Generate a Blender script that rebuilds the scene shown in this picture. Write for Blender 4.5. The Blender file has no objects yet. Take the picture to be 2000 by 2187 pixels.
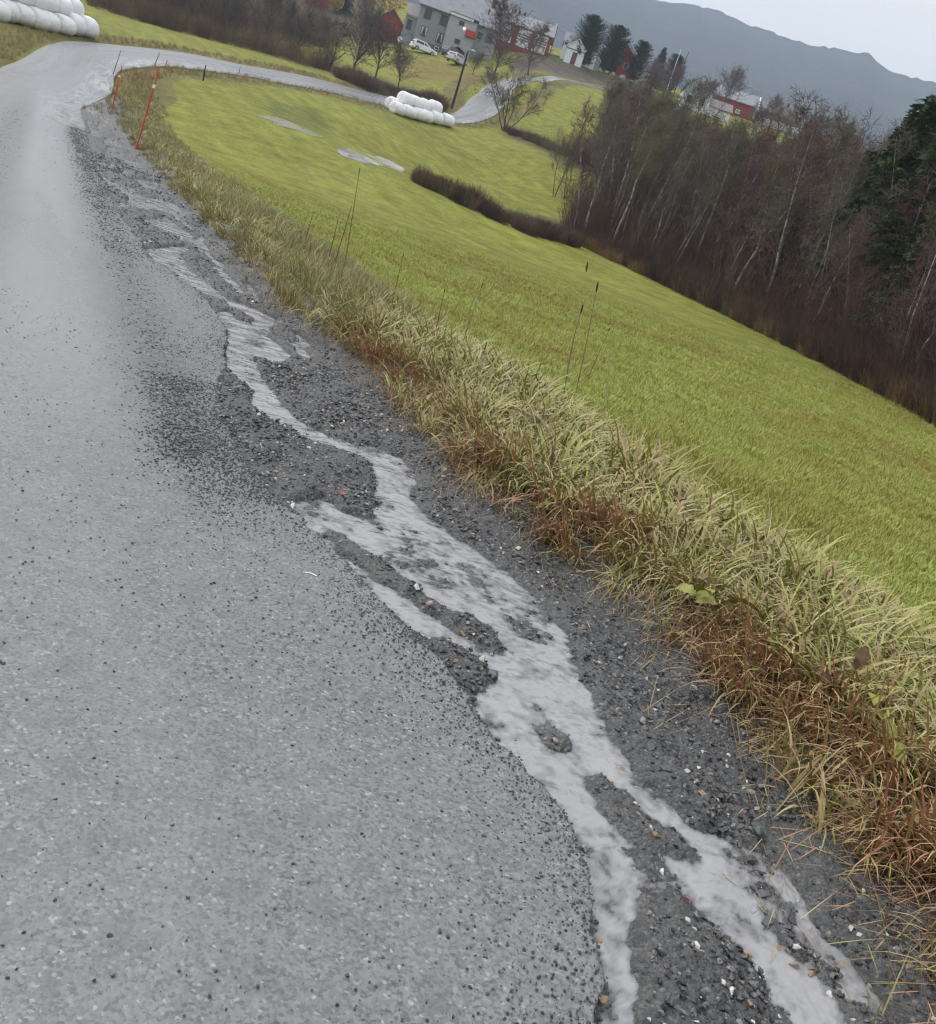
import bpy, bmesh, math, random
import numpy as np
from mathutils import Matrix, Vector

# ---------------------------------------------------------------- camera, sky, sun, exposure
SC = bpy.context.scene
COL = SC.collection
W0, H0, F = 2000.0, 2187.0, 2000.0            # photograph size and focal length in its pixels
ROLL, PITCH, HC = math.radians(18.5), math.radians(18.0), 1.6
cr, sr, cp, sp = math.cos(ROLL), math.sin(ROLL), math.cos(PITCH), math.sin(PITCH)

cam_d = bpy.data.cameras.new('camera')
cam = bpy.data.objects.new('camera', cam_d)
COL.objects.link(cam)
cam_d.sensor_fit = 'VERTICAL'
cam_d.sensor_height = 24.0
cam_d.lens = F / H0 * 24.0
cam_d.clip_start = 0.05
cam_d.clip_end = 12000
_ex, _f, _u = Vector((1, 0, 0)), Vector((0, cp, -sp)), Vector((0, sp, cp))
_right = cr * _ex + sr * _u
_up = -sr * _ex + cr * _u
M = Matrix.Identity(4)
for i in range(3):
    M[i][0] = _right[i]; M[i][1] = _up[i]; M[i][2] = -_f[i]
M.translation = Vector((0, 0, HC))
cam.matrix_world = M
SC.camera = cam

SUN_EL, SUN_AZ = math.radians(42), math.radians(-60)      # high thin-cloud sun, from the left
world = bpy.data.worlds.new('World')
SC.world = world
world.use_nodes = True
wn, wl = world.node_tree.nodes, world.node_tree.links
wn.clear()
w_out = wn.new('ShaderNodeOutputWorld'); w_bg = wn.new('ShaderNodeBackground')
w_sky = wn.new('ShaderNodeTexSky'); w_sky.sky_type = 'NISHITA'; w_sky.sun_disc = False
w_sky.sun_elevation = SUN_EL; w_sky.sun_rotation = SUN_AZ; w_sky.dust_density = 4.0; w_sky.air_density = 1.0
w_hs = wn.new('ShaderNodeHueSaturation'); w_hs.inputs['Saturation'].default_value = 0.12
w_tc = wn.new('ShaderNodeTexCoord'); w_map = wn.new('ShaderNodeMapping'); w_map.inputs['Scale'].default_value = (1, 1, 2.2)
w_no = wn.new('ShaderNodeTexNoise'); w_no.inputs['Scale'].default_value = 2.2; w_no.inputs['Detail'].default_value = 5
w_rmp = wn.new('ShaderNodeValToRGB')
w_rmp.color_ramp.elements[0].position = 0.3; w_rmp.color_ramp.elements[0].color = (0.82, 0.83, 0.86, 1)
w_rmp.color_ramp.elements[1].position = 0.72; w_rmp.color_ramp.elements[1].color = (1.0, 1.0, 1.02, 1)
w_mul = wn.new('ShaderNodeVectorMath'); w_mul.operation = 'SCALE'; w_mul.inputs['Scale'].default_value = 8.0
w_mix = wn.new('ShaderNodeMix'); w_mix.data_type = 'RGBA'; w_mix.inputs['Factor'].default_value = 0.86
# an even overcast sky is brighter overhead than at the horizon: L = Lz (1 + 2 sin h) / 3
w_sep = wn.new('ShaderNodeSeparateXYZ'); w_ma = wn.new('ShaderNodeMath'); w_ma.operation = 'MULTIPLY_ADD'; w_ma.use_clamp = False
w_mx = wn.new('ShaderNodeMath'); w_mx.operation = 'MAXIMUM'; w_mx.inputs[1].default_value = 0.0
LZ = 11.5
w_ma.inputs[1].default_value = LZ * 2 / 3; w_ma.inputs[2].default_value = LZ / 3
wl.new(w_tc.outputs['Generated'], w_sep.inputs[0]); wl.new(w_sep.outputs['Z'], w_mx.inputs[0]); wl.new(w_mx.outputs[0], w_ma.inputs[0])
wl.new(w_ma.outputs[0], w_mul.inputs['Scale'])
wl.new(w_tc.outputs['Generated'], w_map.inputs['Vector']); wl.new(w_map.outputs[0], w_no.inputs['Vector'])
wl.new(w_no.outputs['Fac'], w_rmp.inputs['Fac']); wl.new(w_rmp.outputs[0], w_mul.inputs[0])
wl.new(w_sky.outputs[0], w_hs.inputs['Color'])
wl.new(w_hs.outputs[0], w_mix.inputs['A']); wl.new(w_mul.outputs[0], w_mix.inputs['B'])
wl.new(w_mix.outputs['Result'], w_bg.inputs['Color'])
w_bg.inputs['Strength'].default_value = 0.1
wl.new(w_bg.outputs[0], w_out.inputs['Surface'])

sun_d = bpy.data.lights.new('sun', 'SUN')
sun = bpy.data.objects.new('sun', sun_d); COL.objects.link(sun)
sun_d.energy = 1.4; sun_d.angle = math.radians(28); sun_d.color = (1.0, 0.97, 0.93)
_sd = Vector((math.sin(SUN_AZ) * math.cos(SUN_EL), math.cos(SUN_AZ) * math.cos(SUN_EL), math.sin(SUN_EL)))
sun.rotation_euler = _sd.to_track_quat('Z', 'Y').to_euler()
sun.location = (-20, 10, 60)

SC.render.engine = 'CYCLES'
SC.view_settings.view_transform = 'Standard'
SC.view_settings.look = 'None'
SC.view_settings.exposure = 0.8
SC.view_settings.gamma = 1.0
SC.view_settings.use_curve_mapping = False
SC.cycles.use_denoising = True
SC.cycles.adaptive_threshold = 0.005
SC.cycles.filter_width = 1.3
SC.cycles.max_bounces = 6
SC.cycles.volume_bounces = 1
SC.cycles.transparent_max_bounces = 8

# ---------------------------------------------------------------- picking real points from rays
def ray(px, py):
    u, v = px - W0 / 2, H0 / 2 - py
    X, Y = u * cr - v * sr, u * sr + v * cr
    return np.array([X, F * cp + Y * sp, Y * cp - F * sp])

def at(px, py, dist):                 # the point seen there at a horizontal distance in metres
    d = ray(px, py); k = dist / math.hypot(d[0], d[1])
    return (d[0] * k, d[1] * k, HC + d[2] * k)

def proj(x, y, z):                    # world -> photograph pixel
    x, y, z = np.asarray(x, float), np.asarray(y, float), np.asarray(z, float) - HC
    dep = y * cp - z * sp
    dep = np.where(dep < 0.05, 0.05, dep)
    X, Y = F * x / dep, F * (y * sp + z * cp) / dep
    return W0 / 2 + X * cr + Y * sr, H0 / 2 + X * sr - Y * cr

RD, RN = np.array([-0.485, 0.8745]), np.array([0.8745, 0.485])   # along the road, to its right
def st2xy(s, t):
    return s * RD[0] + t * RN[0], s * RD[1] + t * RN[1]
def xy2st(x, y):
    return x * RD[0] + y * RD[1], x * RN[0] + y * RN[1]

def inpoly(px, py, poly):
    px, py = np.asarray(px, float), np.asarray(py, float)
    inside = np.zeros(px.shape, bool)
    n = len(poly)
    for i in range(n):
        x1, y1 = poly[i]; x2, y2 = poly[(i + 1) % n]
        if y1 == y2: continue
        c = ((y1 > py) != (y2 > py)) & (px < (x2 - x1) * (py - y1) / (y2 - y1) + x1)
        inside ^= c
    return inside

# value noise in numpy
_rngN = np.random.RandomState(5)
_NT = _rngN.rand(256, 256)
def vnoise(x, y):
    x, y = np.asarray(x, float), np.asarray(y, float)
    xi, yi = np.floor(x).astype(int), np.floor(y).astype(int)
    fx, fy = x - xi, y - yi
    fx, fy = fx * fx * (3 - 2 * fx), fy * fy * (3 - 2 * fy)
    a, b = _NT[xi % 256, yi % 256], _NT[(xi + 1) % 256, yi % 256]
    c, d = _NT[xi % 256, (yi + 1) % 256], _NT[(xi + 1) % 256, (yi + 1) % 256]
    return (a * (1 - fx) + b * fx) * (1 - fy) + (c * (1 - fx) + d * fx) * fy
def fbm(x, y, o=4):
    r, a, s = 0, 0.5, 1.0
    for k in range(o):
        r = r + a * vnoise(x * s + 17.3 * k, y * s + 9.1 * k); a *= 0.5; s *= 2.03
    return r / (1 - 0.5 ** o)
def sstep(a, b, x):
    t = np.clip((x - a) / (b - a), 0, 1); return t * t * (3 - 2 * t)

# ---------------------------------------------------------------- linking helpers
def tag(o, label=None, cat=None, group=None, kind=None):
    if label: o['label'] = label
    if cat: o['category'] = cat
    if group: o['group'] = group
    if kind: o['kind'] = kind
    return o
def link(name, me, mat=None, parent=None):
    o = bpy.data.objects.new(name, me); COL.objects.link(o)
    if mat is not None and me is not None and not me.materials: me.materials.append(mat)
    if parent is not None: o.parent = parent
    return o
def empty(name, loc=(0, 0, 0), rz=0.0, scale=1.0):
    o = bpy.data.objects.new(name, None); COL.objects.link(o)
    o.location = loc; o.rotation_euler = (0, 0, rz); o.scale = (scale,) * 3
    o.empty_display_size = 0.2
    return o
def mesh_np(name, v, f, smooth=False):
    me = bpy.data.meshes.new(name)
    v = np.asarray(v, np.float32); f = np.asarray(f, np.int32)
    n, k = f.shape
    me.vertices.add(len(v)); me.vertices.foreach_set('co', v.ravel())
    me.loops.add(n * k); me.loops.foreach_set('vertex_index', f.ravel())
    me.polygons.add(n); me.polygons.foreach_set('loop_start', np.arange(0, n * k, k, dtype=np.int32))
    me.polygons.foreach_set('loop_total', np.full(n, k, np.int32))
    if smooth: me.polygons.foreach_set('use_smooth', np.ones(n, bool))
    me.update(calc_edges=True)
    return me
def grid_faces(nr, nc):
    i = np.arange((nr - 1) * (nc - 1)); r, c = i // (nc - 1), i % (nc - 1)
    a = r * nc + c
    return np.stack([a, a + 1, a + nc + 1, a + nc], 1)
def vcol(me, name, arr):
    at_ = me.attributes.new(name, 'FLOAT_COLOR', 'POINT')
    a = np.ones((len(arr), 4), np.float32); a[:, :arr.shape[1]] = arr
    at_.data.foreach_set('color', a.ravel())
def vflt(me, name, arr):
    at_ = me.attributes.new(name, 'FLOAT', 'POINT'); at_.data.foreach_set('value', np.asarray(arr, np.float32))

class MB:                               # collects simple shapes, then links them as one mesh
    def __init__(s): s.v, s.f = [], []
    def add(s, v, f):
        n = len(s.v); s.v += [tuple(p) for p in v]; s.f += [tuple(i + n for i in q) for q in f]
        return s
    def box(s, x0, x1, y0, y1, z0, z1):
        v = [(x0, y0, z0), (x1, y0, z0), (x1, y1, z0), (x0, y1, z0), (x0, y0, z1), (x1, y0, z1), (x1, y1, z1), (x0, y1, z1)]
        return s.add(v, [(0, 3, 2, 1), (4, 5, 6, 7), (0, 1, 5, 4), (1, 2, 6, 5), (2, 3, 7, 6), (3, 0, 4, 7)])
    def prism(s, pts, y0, y1):          # outline in x,z extruded along y
        n = len(pts)
        v = [(x, y0, z) for x, z in pts] + [(x, y1, z) for x, z in pts]
        f = [tuple(range(n)), tuple(range(2 * n - 1, n - 1, -1))]
        f += [(i, i + n, (i + 1) % n + n, (i + 1) % n) for i in range(n)]
        return s.add(v, f)
    def prismx(s, pts, x0, x1):         # outline in y,z extruded along x
        n = len(pts)
        v = [(x0, y, z) for y, z in pts] + [(x1, y, z) for y, z in pts]
        f = [tuple(range(n)), tuple(range(2 * n - 1, n - 1, -1))]
        f += [(i, i + n, (i + 1) % n + n, (i + 1) % n) for i in range(n)]
        return s.add(v, f)
    def tube(s, pts, rad, n=6, cap=True):
        pts = [Vector(p) for p in pts]; b = len(s.v)
        ref = Vector((0.31, 0.95, 0.05))
        for i, p in enumerate(pts):
            d = (pts[min(i + 1, len(pts) - 1)] - pts[max(i - 1, 0)]).normalized()
            a = d.cross(ref)
            if a.length < 0.05: a = d.cross(Vector((1, 0, 0)))
            a.normalize(); c = d.cross(a)
            r = rad[i] if hasattr(rad, '__len__') else rad
            for k in range(n):
                an = 2 * math.pi * k / n
                s.v.append(tuple(p + a * (r * math.cos(an)) + c * (r * math.sin(an))))
        for i in range(len(pts) - 1):
            for k in range(n):
                k2 = (k + 1) % n
                s.f.append((b + i * n + k, b + i * n + k2, b + (i + 1) * n + k2, b + (i + 1) * n + k))
        if cap:
            s.f.append(tuple(b + k for k in range(n - 1, -1, -1)))
            s.f.append(tuple(b + (len(pts) - 1) * n + k for k in range(n)))
        return s
    def lathe(s, prof, n=16, origin=(0, 0, 0)):       # (r, z) profile about z
        b = len(s.v); o = origin
        for r, z in prof:
            for k in range(n):
                an = 2 * math.pi * k / n
                s.v.append((o[0] + r * math.cos(an), o[1] + r * math.sin(an), o[2] + z))
        for i in range(len(prof) - 1):
            for k in range(n):
                k2 = (k + 1) % n
                s.f.append((b + i * n + k, b + i * n + k2, b + (i + 1) * n + k2, b + (i + 1) * n + k))
        return s
    def build(s, name, mat, parent=None, smooth=False):
        return link(name, s.mesh(name, smooth), mat, parent)
    def mesh(s, name, smooth=False):
        me = bpy.data.meshes.new(name); me.from_pydata(s.v, [], s.f)
        bm = bmesh.new(); bm.from_mesh(me); bmesh.ops.recalc_face_normals(bm, faces=bm.faces); bm.to_mesh(me); bm.free()
        if smooth: me.polygons.foreach_set('use_smooth', np.ones(len(me.polygons), bool))
        me.update(); return me

def copy_tree(o, parent=None):
    c = o.copy(); COL.objects.link(c)
    if parent is not None: c.parent = parent
    for ch in o.children: copy_tree(ch, c)
    return c

# ---------------------------------------------------------------- materials
MATS = {}
def mat(name, col, rough=0.7, spec=0.3, noise=0.0, nscale=6.0, bump=0.0, bscale=30.0, metal=0.0, col2=None, bdist=0.02):
    if name in MATS: return MATS[name]
    m = bpy.data.materials.new(name); m.use_nodes = True
    nt = m.node_tree; bs = nt.nodes['Principled BSDF']
    bs.inputs['Base Color'].default_value = (*col, 1)
    bs.inputs['Roughness'].default_value = rough
    bs.inputs['Specular IOR Level'].default_value = spec
    bs.inputs['Metallic'].default_value = metal
    if noise or col2 or bump:
        g = nt.nodes.new('ShaderNodeNewGeometry')
    if noise or col2:
        n = nt.nodes.new('ShaderNodeTexNoise'); n.inputs['Scale'].default_value = nscale; n.inputs['Detail'].default_value = 5
        nt.links.new(g.outputs['Position'], n.inputs['Vector'])
        r = nt.nodes.new('ShaderNodeValToRGB')
        a = tuple(c * (1 - noise) for c in col) if col2 is None else col
        b = tuple(min(1, c * (1 + noise)) for c in col) if col2 is None else col2
        r.color_ramp.elements[0].color = (*a, 1); r.color_ramp.elements[1].color = (*b, 1)
        r.color_ramp.elements[0].position = 0.32; r.color_ramp.elements[1].position = 0.68
        nt.links.new(n.outputs['Fac'], r.inputs['Fac']); nt.links.new(r.outputs[0], bs.inputs['Base Color'])
    if bump:
        n2 = nt.nodes.new('ShaderNodeTexNoise'); n2.inputs['Scale'].default_value = bscale; n2.inputs['Detail'].default_value = 4
        nt.links.new(g.outputs['Position'], n2.inputs['Vector'])
        b_ = nt.nodes.new('ShaderNodeBump'); b_.inputs['Strength'].default_value = bump; b_.inputs['Distance'].default_value = bdist
        nt.links.new(n2.outputs['Fac'], b_.inputs['Height']); nt.links.new(b_.outputs[0], bs.inputs['Normal'])
    MATS[name] = m
    return m
class NT:                                # tiny node-tree helper for the bespoke materials
    def __init__(s, name):
        s.m = bpy.data.materials.new(name); s.m.use_nodes = True
        s.t = s.m.node_tree; s.b = s.t.nodes['Principled BSDF']; s.geo = s.n('ShaderNodeNewGeometry')
    def n(s, typ, **kw):
        q = s.t.nodes.new(typ)
        for k, v in kw.items(): setattr(q, k, v)
        return q
    def l(s, a, b): s.t.links.new(a, b)
    def noise(s, scale, detail=4, vec=None, rough=0.55):
        q = s.n('ShaderNodeTexNoise'); q.inputs['Scale'].default_value = scale; q.inputs['Detail'].default_value = detail
        q.inputs['Roughness'].default_value = rough
        s.l(vec or s.geo.outputs['Position'], q.inputs['Vector']); return q.outputs['Fac']
    def voro(s, scale, feature='F1', vec=None, out='Distance', rand=1.0):
        q = s.n('ShaderNodeTexVoronoi'); q.feature = feature; q.inputs['Scale'].default_value = scale
        q.inputs['Randomness'].default_value = rand
        s.l(vec or s.geo.outputs['Position'], q.inputs['Vector']); return q.outputs[out]
    def ramp(s, fac, stops):
        q = s.n('ShaderNodeValToRGB'); e = q.color_ramp.elements
        while len(e) < len(stops): e.new(0.5)
        for i, (p, c) in enumerate(stops):
            e[i].position = p; e[i].color = (*c, 1) if hasattr(c, '__len__') else (c, c, c, 1)
        s.l(fac, q.inputs['Fac']); return q.outputs[0]
    def mix(s, fac, a, b, mode='MIX'):
        q = s.n('ShaderNodeMix', data_type='RGBA', blend_type=mode)
        for i, x in (('Factor', fac), ('A', a), ('B', b)):
            if hasattr(x, 'links') or isinstance(x, bpy.types.NodeSocket): s.l(x, q.inputs[i])
            elif hasattr(x, '__len__'): q.inputs[i].default_value = (*x, 1)
            elif i == 'Factor': q.inputs[i].default_value = x
            else: q.inputs[i].default_value = (x, x, x, 1)
        return q.outputs['Result']
    def math(s, op, a, b=0.0, clamp=False):
        q = s.n('ShaderNodeMath', operation=op, use_clamp=clamp)
        for i, x in enumerate((a, b)):
            if isinstance(x, bpy.types.NodeSocket): s.l(x, q.inputs[i])
            else: q.inputs[i].default_value = x
        return q.outputs[0]
    def attr(s, name, out='Color', typ='GEOMETRY'):
        q = s.n('ShaderNodeAttribute', attribute_name=name, attribute_type=typ); return q.outputs[out]
    def bump(s, h, strength, dist):
        q = s.n('ShaderNodeBump'); q.inputs['Strength'].default_value = strength; q.inputs['Distance'].default_value = dist
        s.l(h, q.inputs['Height']); s.l(q.outputs[0], s.b.inputs['Normal'])
    def mapping(s, scale, rot=0.0):
        q = s.n('ShaderNodeMapping'); q.inputs['Scale'].default_value = scale; q.inputs['Rotation'].default_value = (0, 0, rot)
        s.l(s.geo.outputs['Position'], q.inputs['Vector']); return q.outputs[0]
    def set(s, col=None, rough=None, spec=None):
        for k, x in (('Base Color', col), ('Roughness', rough), ('Specular IOR Level', spec)):
            if x is None: continue
            if isinstance(x, bpy.types.NodeSocket): s.l(x, s.b.inputs[k])
            elif hasattr(x, '__len__'): s.b.inputs[k].default_value = (*x, 1)
            else: s.b.inputs[k].default_value = x
        return s.m
RNG = np.random.RandomState(11)
random.seed(4)
# ---------------------------------------------------------------- the lie of the land
CP = [  # (pixel x, pixel y, metres away): points read off the photograph
    # inner edge of the bend, then the road along the top of the field
    (240, 250, 40), (238, 200, 48), (245, 165, 54), (270, 147, 59), (350, 141, 64), (450, 152, 69), (600, 177, 78),
    (750, 207, 88), (830, 227, 95), (960, 262, 103), (1045, 250, 112), (1080, 222, 121),
    # its outer edge
    (0, 165, 43), (50, 122, 50), (95, 92, 56), (150, 83, 64), (300, 99, 70), (420, 116, 76), (600, 151, 86), (700, 173, 93),
    (830, 206, 102), (955, 243, 109), (1010, 205, 120), (1040, 180, 132),
    (1085, 172, 143), (1130, 163, 154), (1180, 165, 164), (1260, 182, 174), (1340, 200, 180),
    # field
    (500, 250, 47), (600, 250, 57), (700, 300, 51), (820, 345, 60), (900, 300, 75), (600, 400, 30), (800, 500, 25), (1000, 500, 38),
    (2000, 900, 25), (1640, 700, 41), (1450, 610, 48), (1200, 500, 57), (1050, 440, 62), (890, 385, 60),
    (1000, 380, 76), (1150, 410, 75), (1250, 390, 80), (1200, 335, 88), (1100, 300, 97), (950, 300, 88),
    # banks and meadows beyond
    (1250, 280, 115), (1250, 215, 143), (1180, 185, 156), (1330, 215, 165),
    (1190, 125, 186), (1340, 170, 192), (1420, 200, 196), (1480, 232, 205), (1560, 256, 214), (1690, 288, 222),
    (940, 114, 172), (1000, 135, 168), (905, 112, 166), (975, 134, 162), (950, 165, 140), (900, 190, 124), (860, 150, 150), (965, 228, 113),
    (1050, 150, 158), (858, 94, 178), (750, 60, 195), (690, 15, 215),
    (300, 45, 96), (450, 80, 102), (600, 118, 108), (700, 145, 112), (800, 182, 114), (680, 100, 140), (400, 0, 170), (200, 0, 112),
    (190, 78, 68), (60, 65, 60), (0, 78, 53),
]
_pts = [at(*c) for c in CP]
for s in (-30, -12, 0, 6, 12, 18, 24, 30):
    for t in (-14, -4, 1.5, 4, 9, 16, 24, 40):
        if (s > 14 and t > 20) or (s > 22 and t > 14): continue
        x, y = st2xy(s, t); _pts.append((x, y, 0.0))
_pts += [(60, 60, -1.5), (45, 80, 1.5), (70, 110, 6), (100, 60, -2), (30, 95, 4), (120, 150, 16), (60, 150, 20), (160, 60, 0),
         (110, 220, 34), (20, 260, 42), (-60, 270, 44), (-150, 250, 44), (-170, 120, 14), (-120, 60, 3), (-60, 20, 0), (-60, -40, 0),
         (160, 300, 44), (0, -60, 0), (60, -30, 0), (-200, 0, 0), (260, 160, 14), (260, 0, -2)]
_pts = np.array(_pts)
def _tps_fit(p, lam=0.6):
    n = len(p); sc = 50.0
    X = p[:, :2] / sc
    r2 = ((X[:, None] - X[None]) ** 2).sum(2)
    K = 0.5 * r2 * np.log(r2 + 1e-12) + lam * 1e-3 * np.eye(n)
    Pm = np.hstack([np.ones((n, 1)), X])
    A = np.block([[K, Pm], [Pm.T, np.zeros((3, 3))]])
    return X, np.linalg.solve(A, np.concatenate([p[:, 2], np.zeros(3)])), sc
_TX, _TW, _TS = _tps_fit(_pts)
def ter(x, y):
    x, y = np.asarray(x, float), np.asarray(y, float); shp = x.shape
    q = np.stack([x.ravel(), y.ravel()], 1) / _TS
    out = np.zeros(len(q))
    for a in range(0, len(q), 20000):
        b = q[a:a + 20000]
        r2 = ((b[:, None] - _TX[None]) ** 2).sum(2)
        out[a:a + 20000] = (0.5 * r2 * np.log(r2 + 1e-12)) @ _TW[:-3] + _TW[-3] + b @ _TW[-2:]
    s_, t_ = xy2st(q[:, 0] * _TS, q[:, 1] * _TS)      # the near road strip is level
    k = sstep(34, 20, s_) * sstep(13, 7, t_) * sstep(-20, -8, s_) * sstep(-14, -8, t_)
    rr = np.hypot(q[:, 0], q[:, 1]) * _TS
    far = sstep(230, 330, rr)
    out = out * (1 - k)
    return (out * (1 - far) + 36.0 * far).reshape(shp)
def ground(px, py, z0=0.0, lo=2.0, hi=330.0):     # where a line of sight first meets the land
    d = ray(px, py); h = math.hypot(d[0], d[1])
    r = np.geomspace(lo, hi, 700)
    x, y, z = d[0] / h * r, d[1] / h * r, HC + d[2] / h * r
    g = ter(x, y)
    i = np.argmax(z - g < 0) if (z - g < 0).any() else len(r) - 1
    i = max(i, 1)
    a, b = z[i - 1] - g[i - 1], z[i] - g[i]
    f = a / (a - b) if a != b else 0
    R_ = r[i - 1] + (r[i] - r[i - 1]) * min(max(f, 0), 1)
    x, y = d[0] / h * R_, d[1] / h * R_
    return Vector((x, y, float(ter(np.array([x]), np.array([y]))[0])))

# ---------------------------------------------------------------- traced outlines (photograph pixels -> land)
POLY_WOOD = [(1230, 515), (1450, 625), (1640, 715), (1800, 800), (2010, 915), (2600, 1200), (2600, 100), (2000, 260), (1800, 320), (1690, 300), (1640, 310),
             (1560, 290), (1480, 262), (1400, 235), (1330, 235), (1300, 330), (1270, 430), (1200, 475), (1050, 442), (900, 378), (880, 380), (900, 398), (1050, 455)]
POLY_HEDGE2 = [(1075, 268), (1130, 282), (1200, 318), (1290, 350), (1300, 385), (1220, 350), (1150, 318), (1080, 292)]
POLY_PLOUGH = [(1165, 118), (1260, 148), (1345, 175), (1420, 205), (1420, 218), (1350, 200), (1262, 178), (1180, 158), (1160, 150), (1120, 155), (1090, 150), (1100, 120)]
POLY_BACKSCRUB = [(40, -60), (210, 10), (300, 42), (420, 72), (560, 108), (660, 140), (760, 172), (880, 212), (935, 228), (960, 226), (930, 205), (850, 180),
                  (760, 150), (700, 135), (610, 110), (600, 80), (640, 60), (860, 95), (870, 60), (700, -60)]
POLY_LAWN = [(830, 105), (900, 118), (975, 142), (1050, 160), (1060, 190), (1030, 205), (960, 210), (900, 192), (850, 160)]
WATER = [
    [(604, 1088), (640, 1062), (690, 1056), (722, 1076), (765, 1098), (800, 1106), (808, 1094), (812, 1050), (800, 1012), (806, 988), (770, 968), (712, 948),
     (660, 930), (612, 898), (580, 880), (600, 850), (640, 890), (700, 924), (760, 942), (800, 948), (852, 968), (892, 1000), (892, 1024), (880, 1052),
     (902, 1078), (914, 1090), (955, 1122), (1000, 1155), (1040, 1182), (1100, 1225), (1155, 1272), (1204, 1334), (1247, 1443), (1266, 1490), (1301, 1540),
     (1344, 1607), (1373, 1661), (1437, 1695), (1461, 1744), (1539, 1773), (1612, 1793), (1666, 1822), (1710, 1890), (1749, 1964), (1808, 2027),
     (1861, 2086), (1930, 2159), (2010, 2260), (2000, 2400), (1290, 2400), (1285, 2187), (1300, 2110), (1295, 2050), (1275, 1990), (1282, 1940),
     (1250, 1850), (1215, 1770), (1165, 1700), (1120, 1650), (1070, 1590), (1040, 1545), (1010, 1495), (960, 1440), (900, 1380), (850, 1310), (790, 1260), (740, 1200),
     (690, 1150), (640, 1105)],
    [(451, 664), (489, 661), (523, 687), (580, 718), (625, 756), (599, 771), (542, 759), (564, 805), (591, 839), (637, 892), (600, 900), (576, 892),
     (534, 854), (549, 832), (515, 805), (481, 775), (485, 744), (489, 702)],
    [(314, 528), (371, 524), (428, 589), (489, 634), (542, 653), (595, 680), (580, 695), (542, 676), (485, 642), (428, 619), (371, 581), (333, 558)],
    [(447, 562), (477, 573), (523, 615), (538, 640), (504, 619), (470, 585)], [(367, 524), (397, 522), (410, 534), (382, 537)],
    [(314, 471), (352, 459), (397, 490), (447, 528), (424, 530), (382, 500), (340, 488)],
    [(306, 418), (363, 429), (409, 448), (390, 463), (352, 454), (325, 440)], [(291, 380), (352, 391), (367, 410), (306, 402)],
    [(208, 372), (223, 376), (287, 414), (270, 414), (230, 390)], [(238, 327), (295, 346), (330, 367), (310, 367)],
]
ISLES = [
    [(675, 1098), (728, 1130), (800, 1180), (860, 1220), (905, 1255), (937, 1278), (993, 1302), (1070, 1337), (1085, 1375), (1050, 1390), (993, 1352),
     (937, 1312), (880, 1278), (823, 1240), (766, 1202), (716, 1160)],
    [(815, 1276), (850, 1300), (899, 1344), (993, 1375), (1035, 1402), (1070, 1440), (1032, 1470), (1000, 1480), (950, 1440), (880, 1370), (840, 1320)],
    [(1129, 1529), (1207, 1560), (1250, 1602), (1210, 1612), (1149, 1575)],
    [(1261, 1648), (1324, 1654), (1375, 1703), (1434, 1757), (1492, 1800), (1542, 1836), (1500, 1842), (1417, 1812), (1344, 1772), (1285, 1734)],
    [(1354, 1881), (1442, 1898), (1515, 1937), (1578, 2006), (1614, 2060), (1663, 2124), (1730, 2190), (1780, 2300), (1390, 2300), (1383, 2203), (1362, 2110), (1360, 1964)],
    [(1600, 1895), (1686, 1962), (1734, 2006), (1783, 2060), (1832, 2124), (1905, 2183), (1960, 2260), (1880, 2260), (1759, 2097), (1686, 2029), (1627, 1951)],
]
SHOALS = [  # ankle-deep gravel that just breaks the surface
    [(800, 1130), (850, 1145), (905, 1105), (960, 1150), (1020, 1215), (1060, 1290), (1000, 1290), (930, 1250), (860, 1210)],
    [(690, 1070), (780, 1080), (800, 1110), (740, 1120)], [(1100, 1290), (1190, 1380), (1220, 1460), (1160, 1400)],
    [(1290, 1740), (1420, 1812), (1500, 1845), (1440, 1890), (1370, 1870), (1310, 1800)], [(1540, 1800), (1660, 1830), (1720, 1930), (1690, 1950), (1600, 1880)],
    [(520, 700), (580, 735), (560, 745), (515, 720)], [(400, 540), (480, 600), (470, 620), (400, 570)],
]
ASPH = [(1288, 2300), (1285, 2187), (1300, 2110), (1295, 2050), (1275, 1990), (1282, 1940), (1250, 1850), (1215, 1770), (1165, 1700), (1120, 1650), (1070, 1590), (1040, 1545), (1010, 1495),
        (960, 1440), (900, 1375), (850, 1310), (790, 1260), (740, 1200), (690, 1150), (640, 1105), (604, 1085), (575, 1045), (545, 1000), (505, 950), (478, 905),
        (462, 850), (478, 800), (481, 770), (484, 744), (486, 705), (455, 660), (420, 625), (372, 583), (325, 553), (300, 520), (262, 465), (235, 420), (205, 370), (190, 310), (180, 260), (172, 235)]
GRASSE = [(1.05, 2.42), (1.39, 2.61), (2.15, 2.79), (3.0, 2.85), (3.64, 2.79), (4.57, 2.50), (5.96, 2.64), (7.29, 2.68), (9.03, 2.43), (13, 2.41), (17.6, 2.33), (26.7, 2.32), (36, 2.45), (43, 2.75)]
_as = []
for p_ in ASPH:
    d_ = ray(*p_); k_ = -HC / d_[2]; _as.append(xy2st(d_[0] * k_, d_[1] * k_))
_as = np.array(sorted(_as)); _gs = np.array(GRASSE)
def t_asph(s):
    s = np.asarray(s, float)
    return np.interp(s, np.r_[-40, 0.6, _as[:, 0]], np.r_[1.45, 1.35, _as[:, 1]]) + 0.09 * (fbm(s * 4, s * 0 + 3, 3) - 0.5) + 0.05 * (fbm(s * 14, s * 0 + 23, 3) - 0.5) + 0.03 * (fbm(s * 34, s * 0 + 13, 3) - 0.5)
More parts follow.
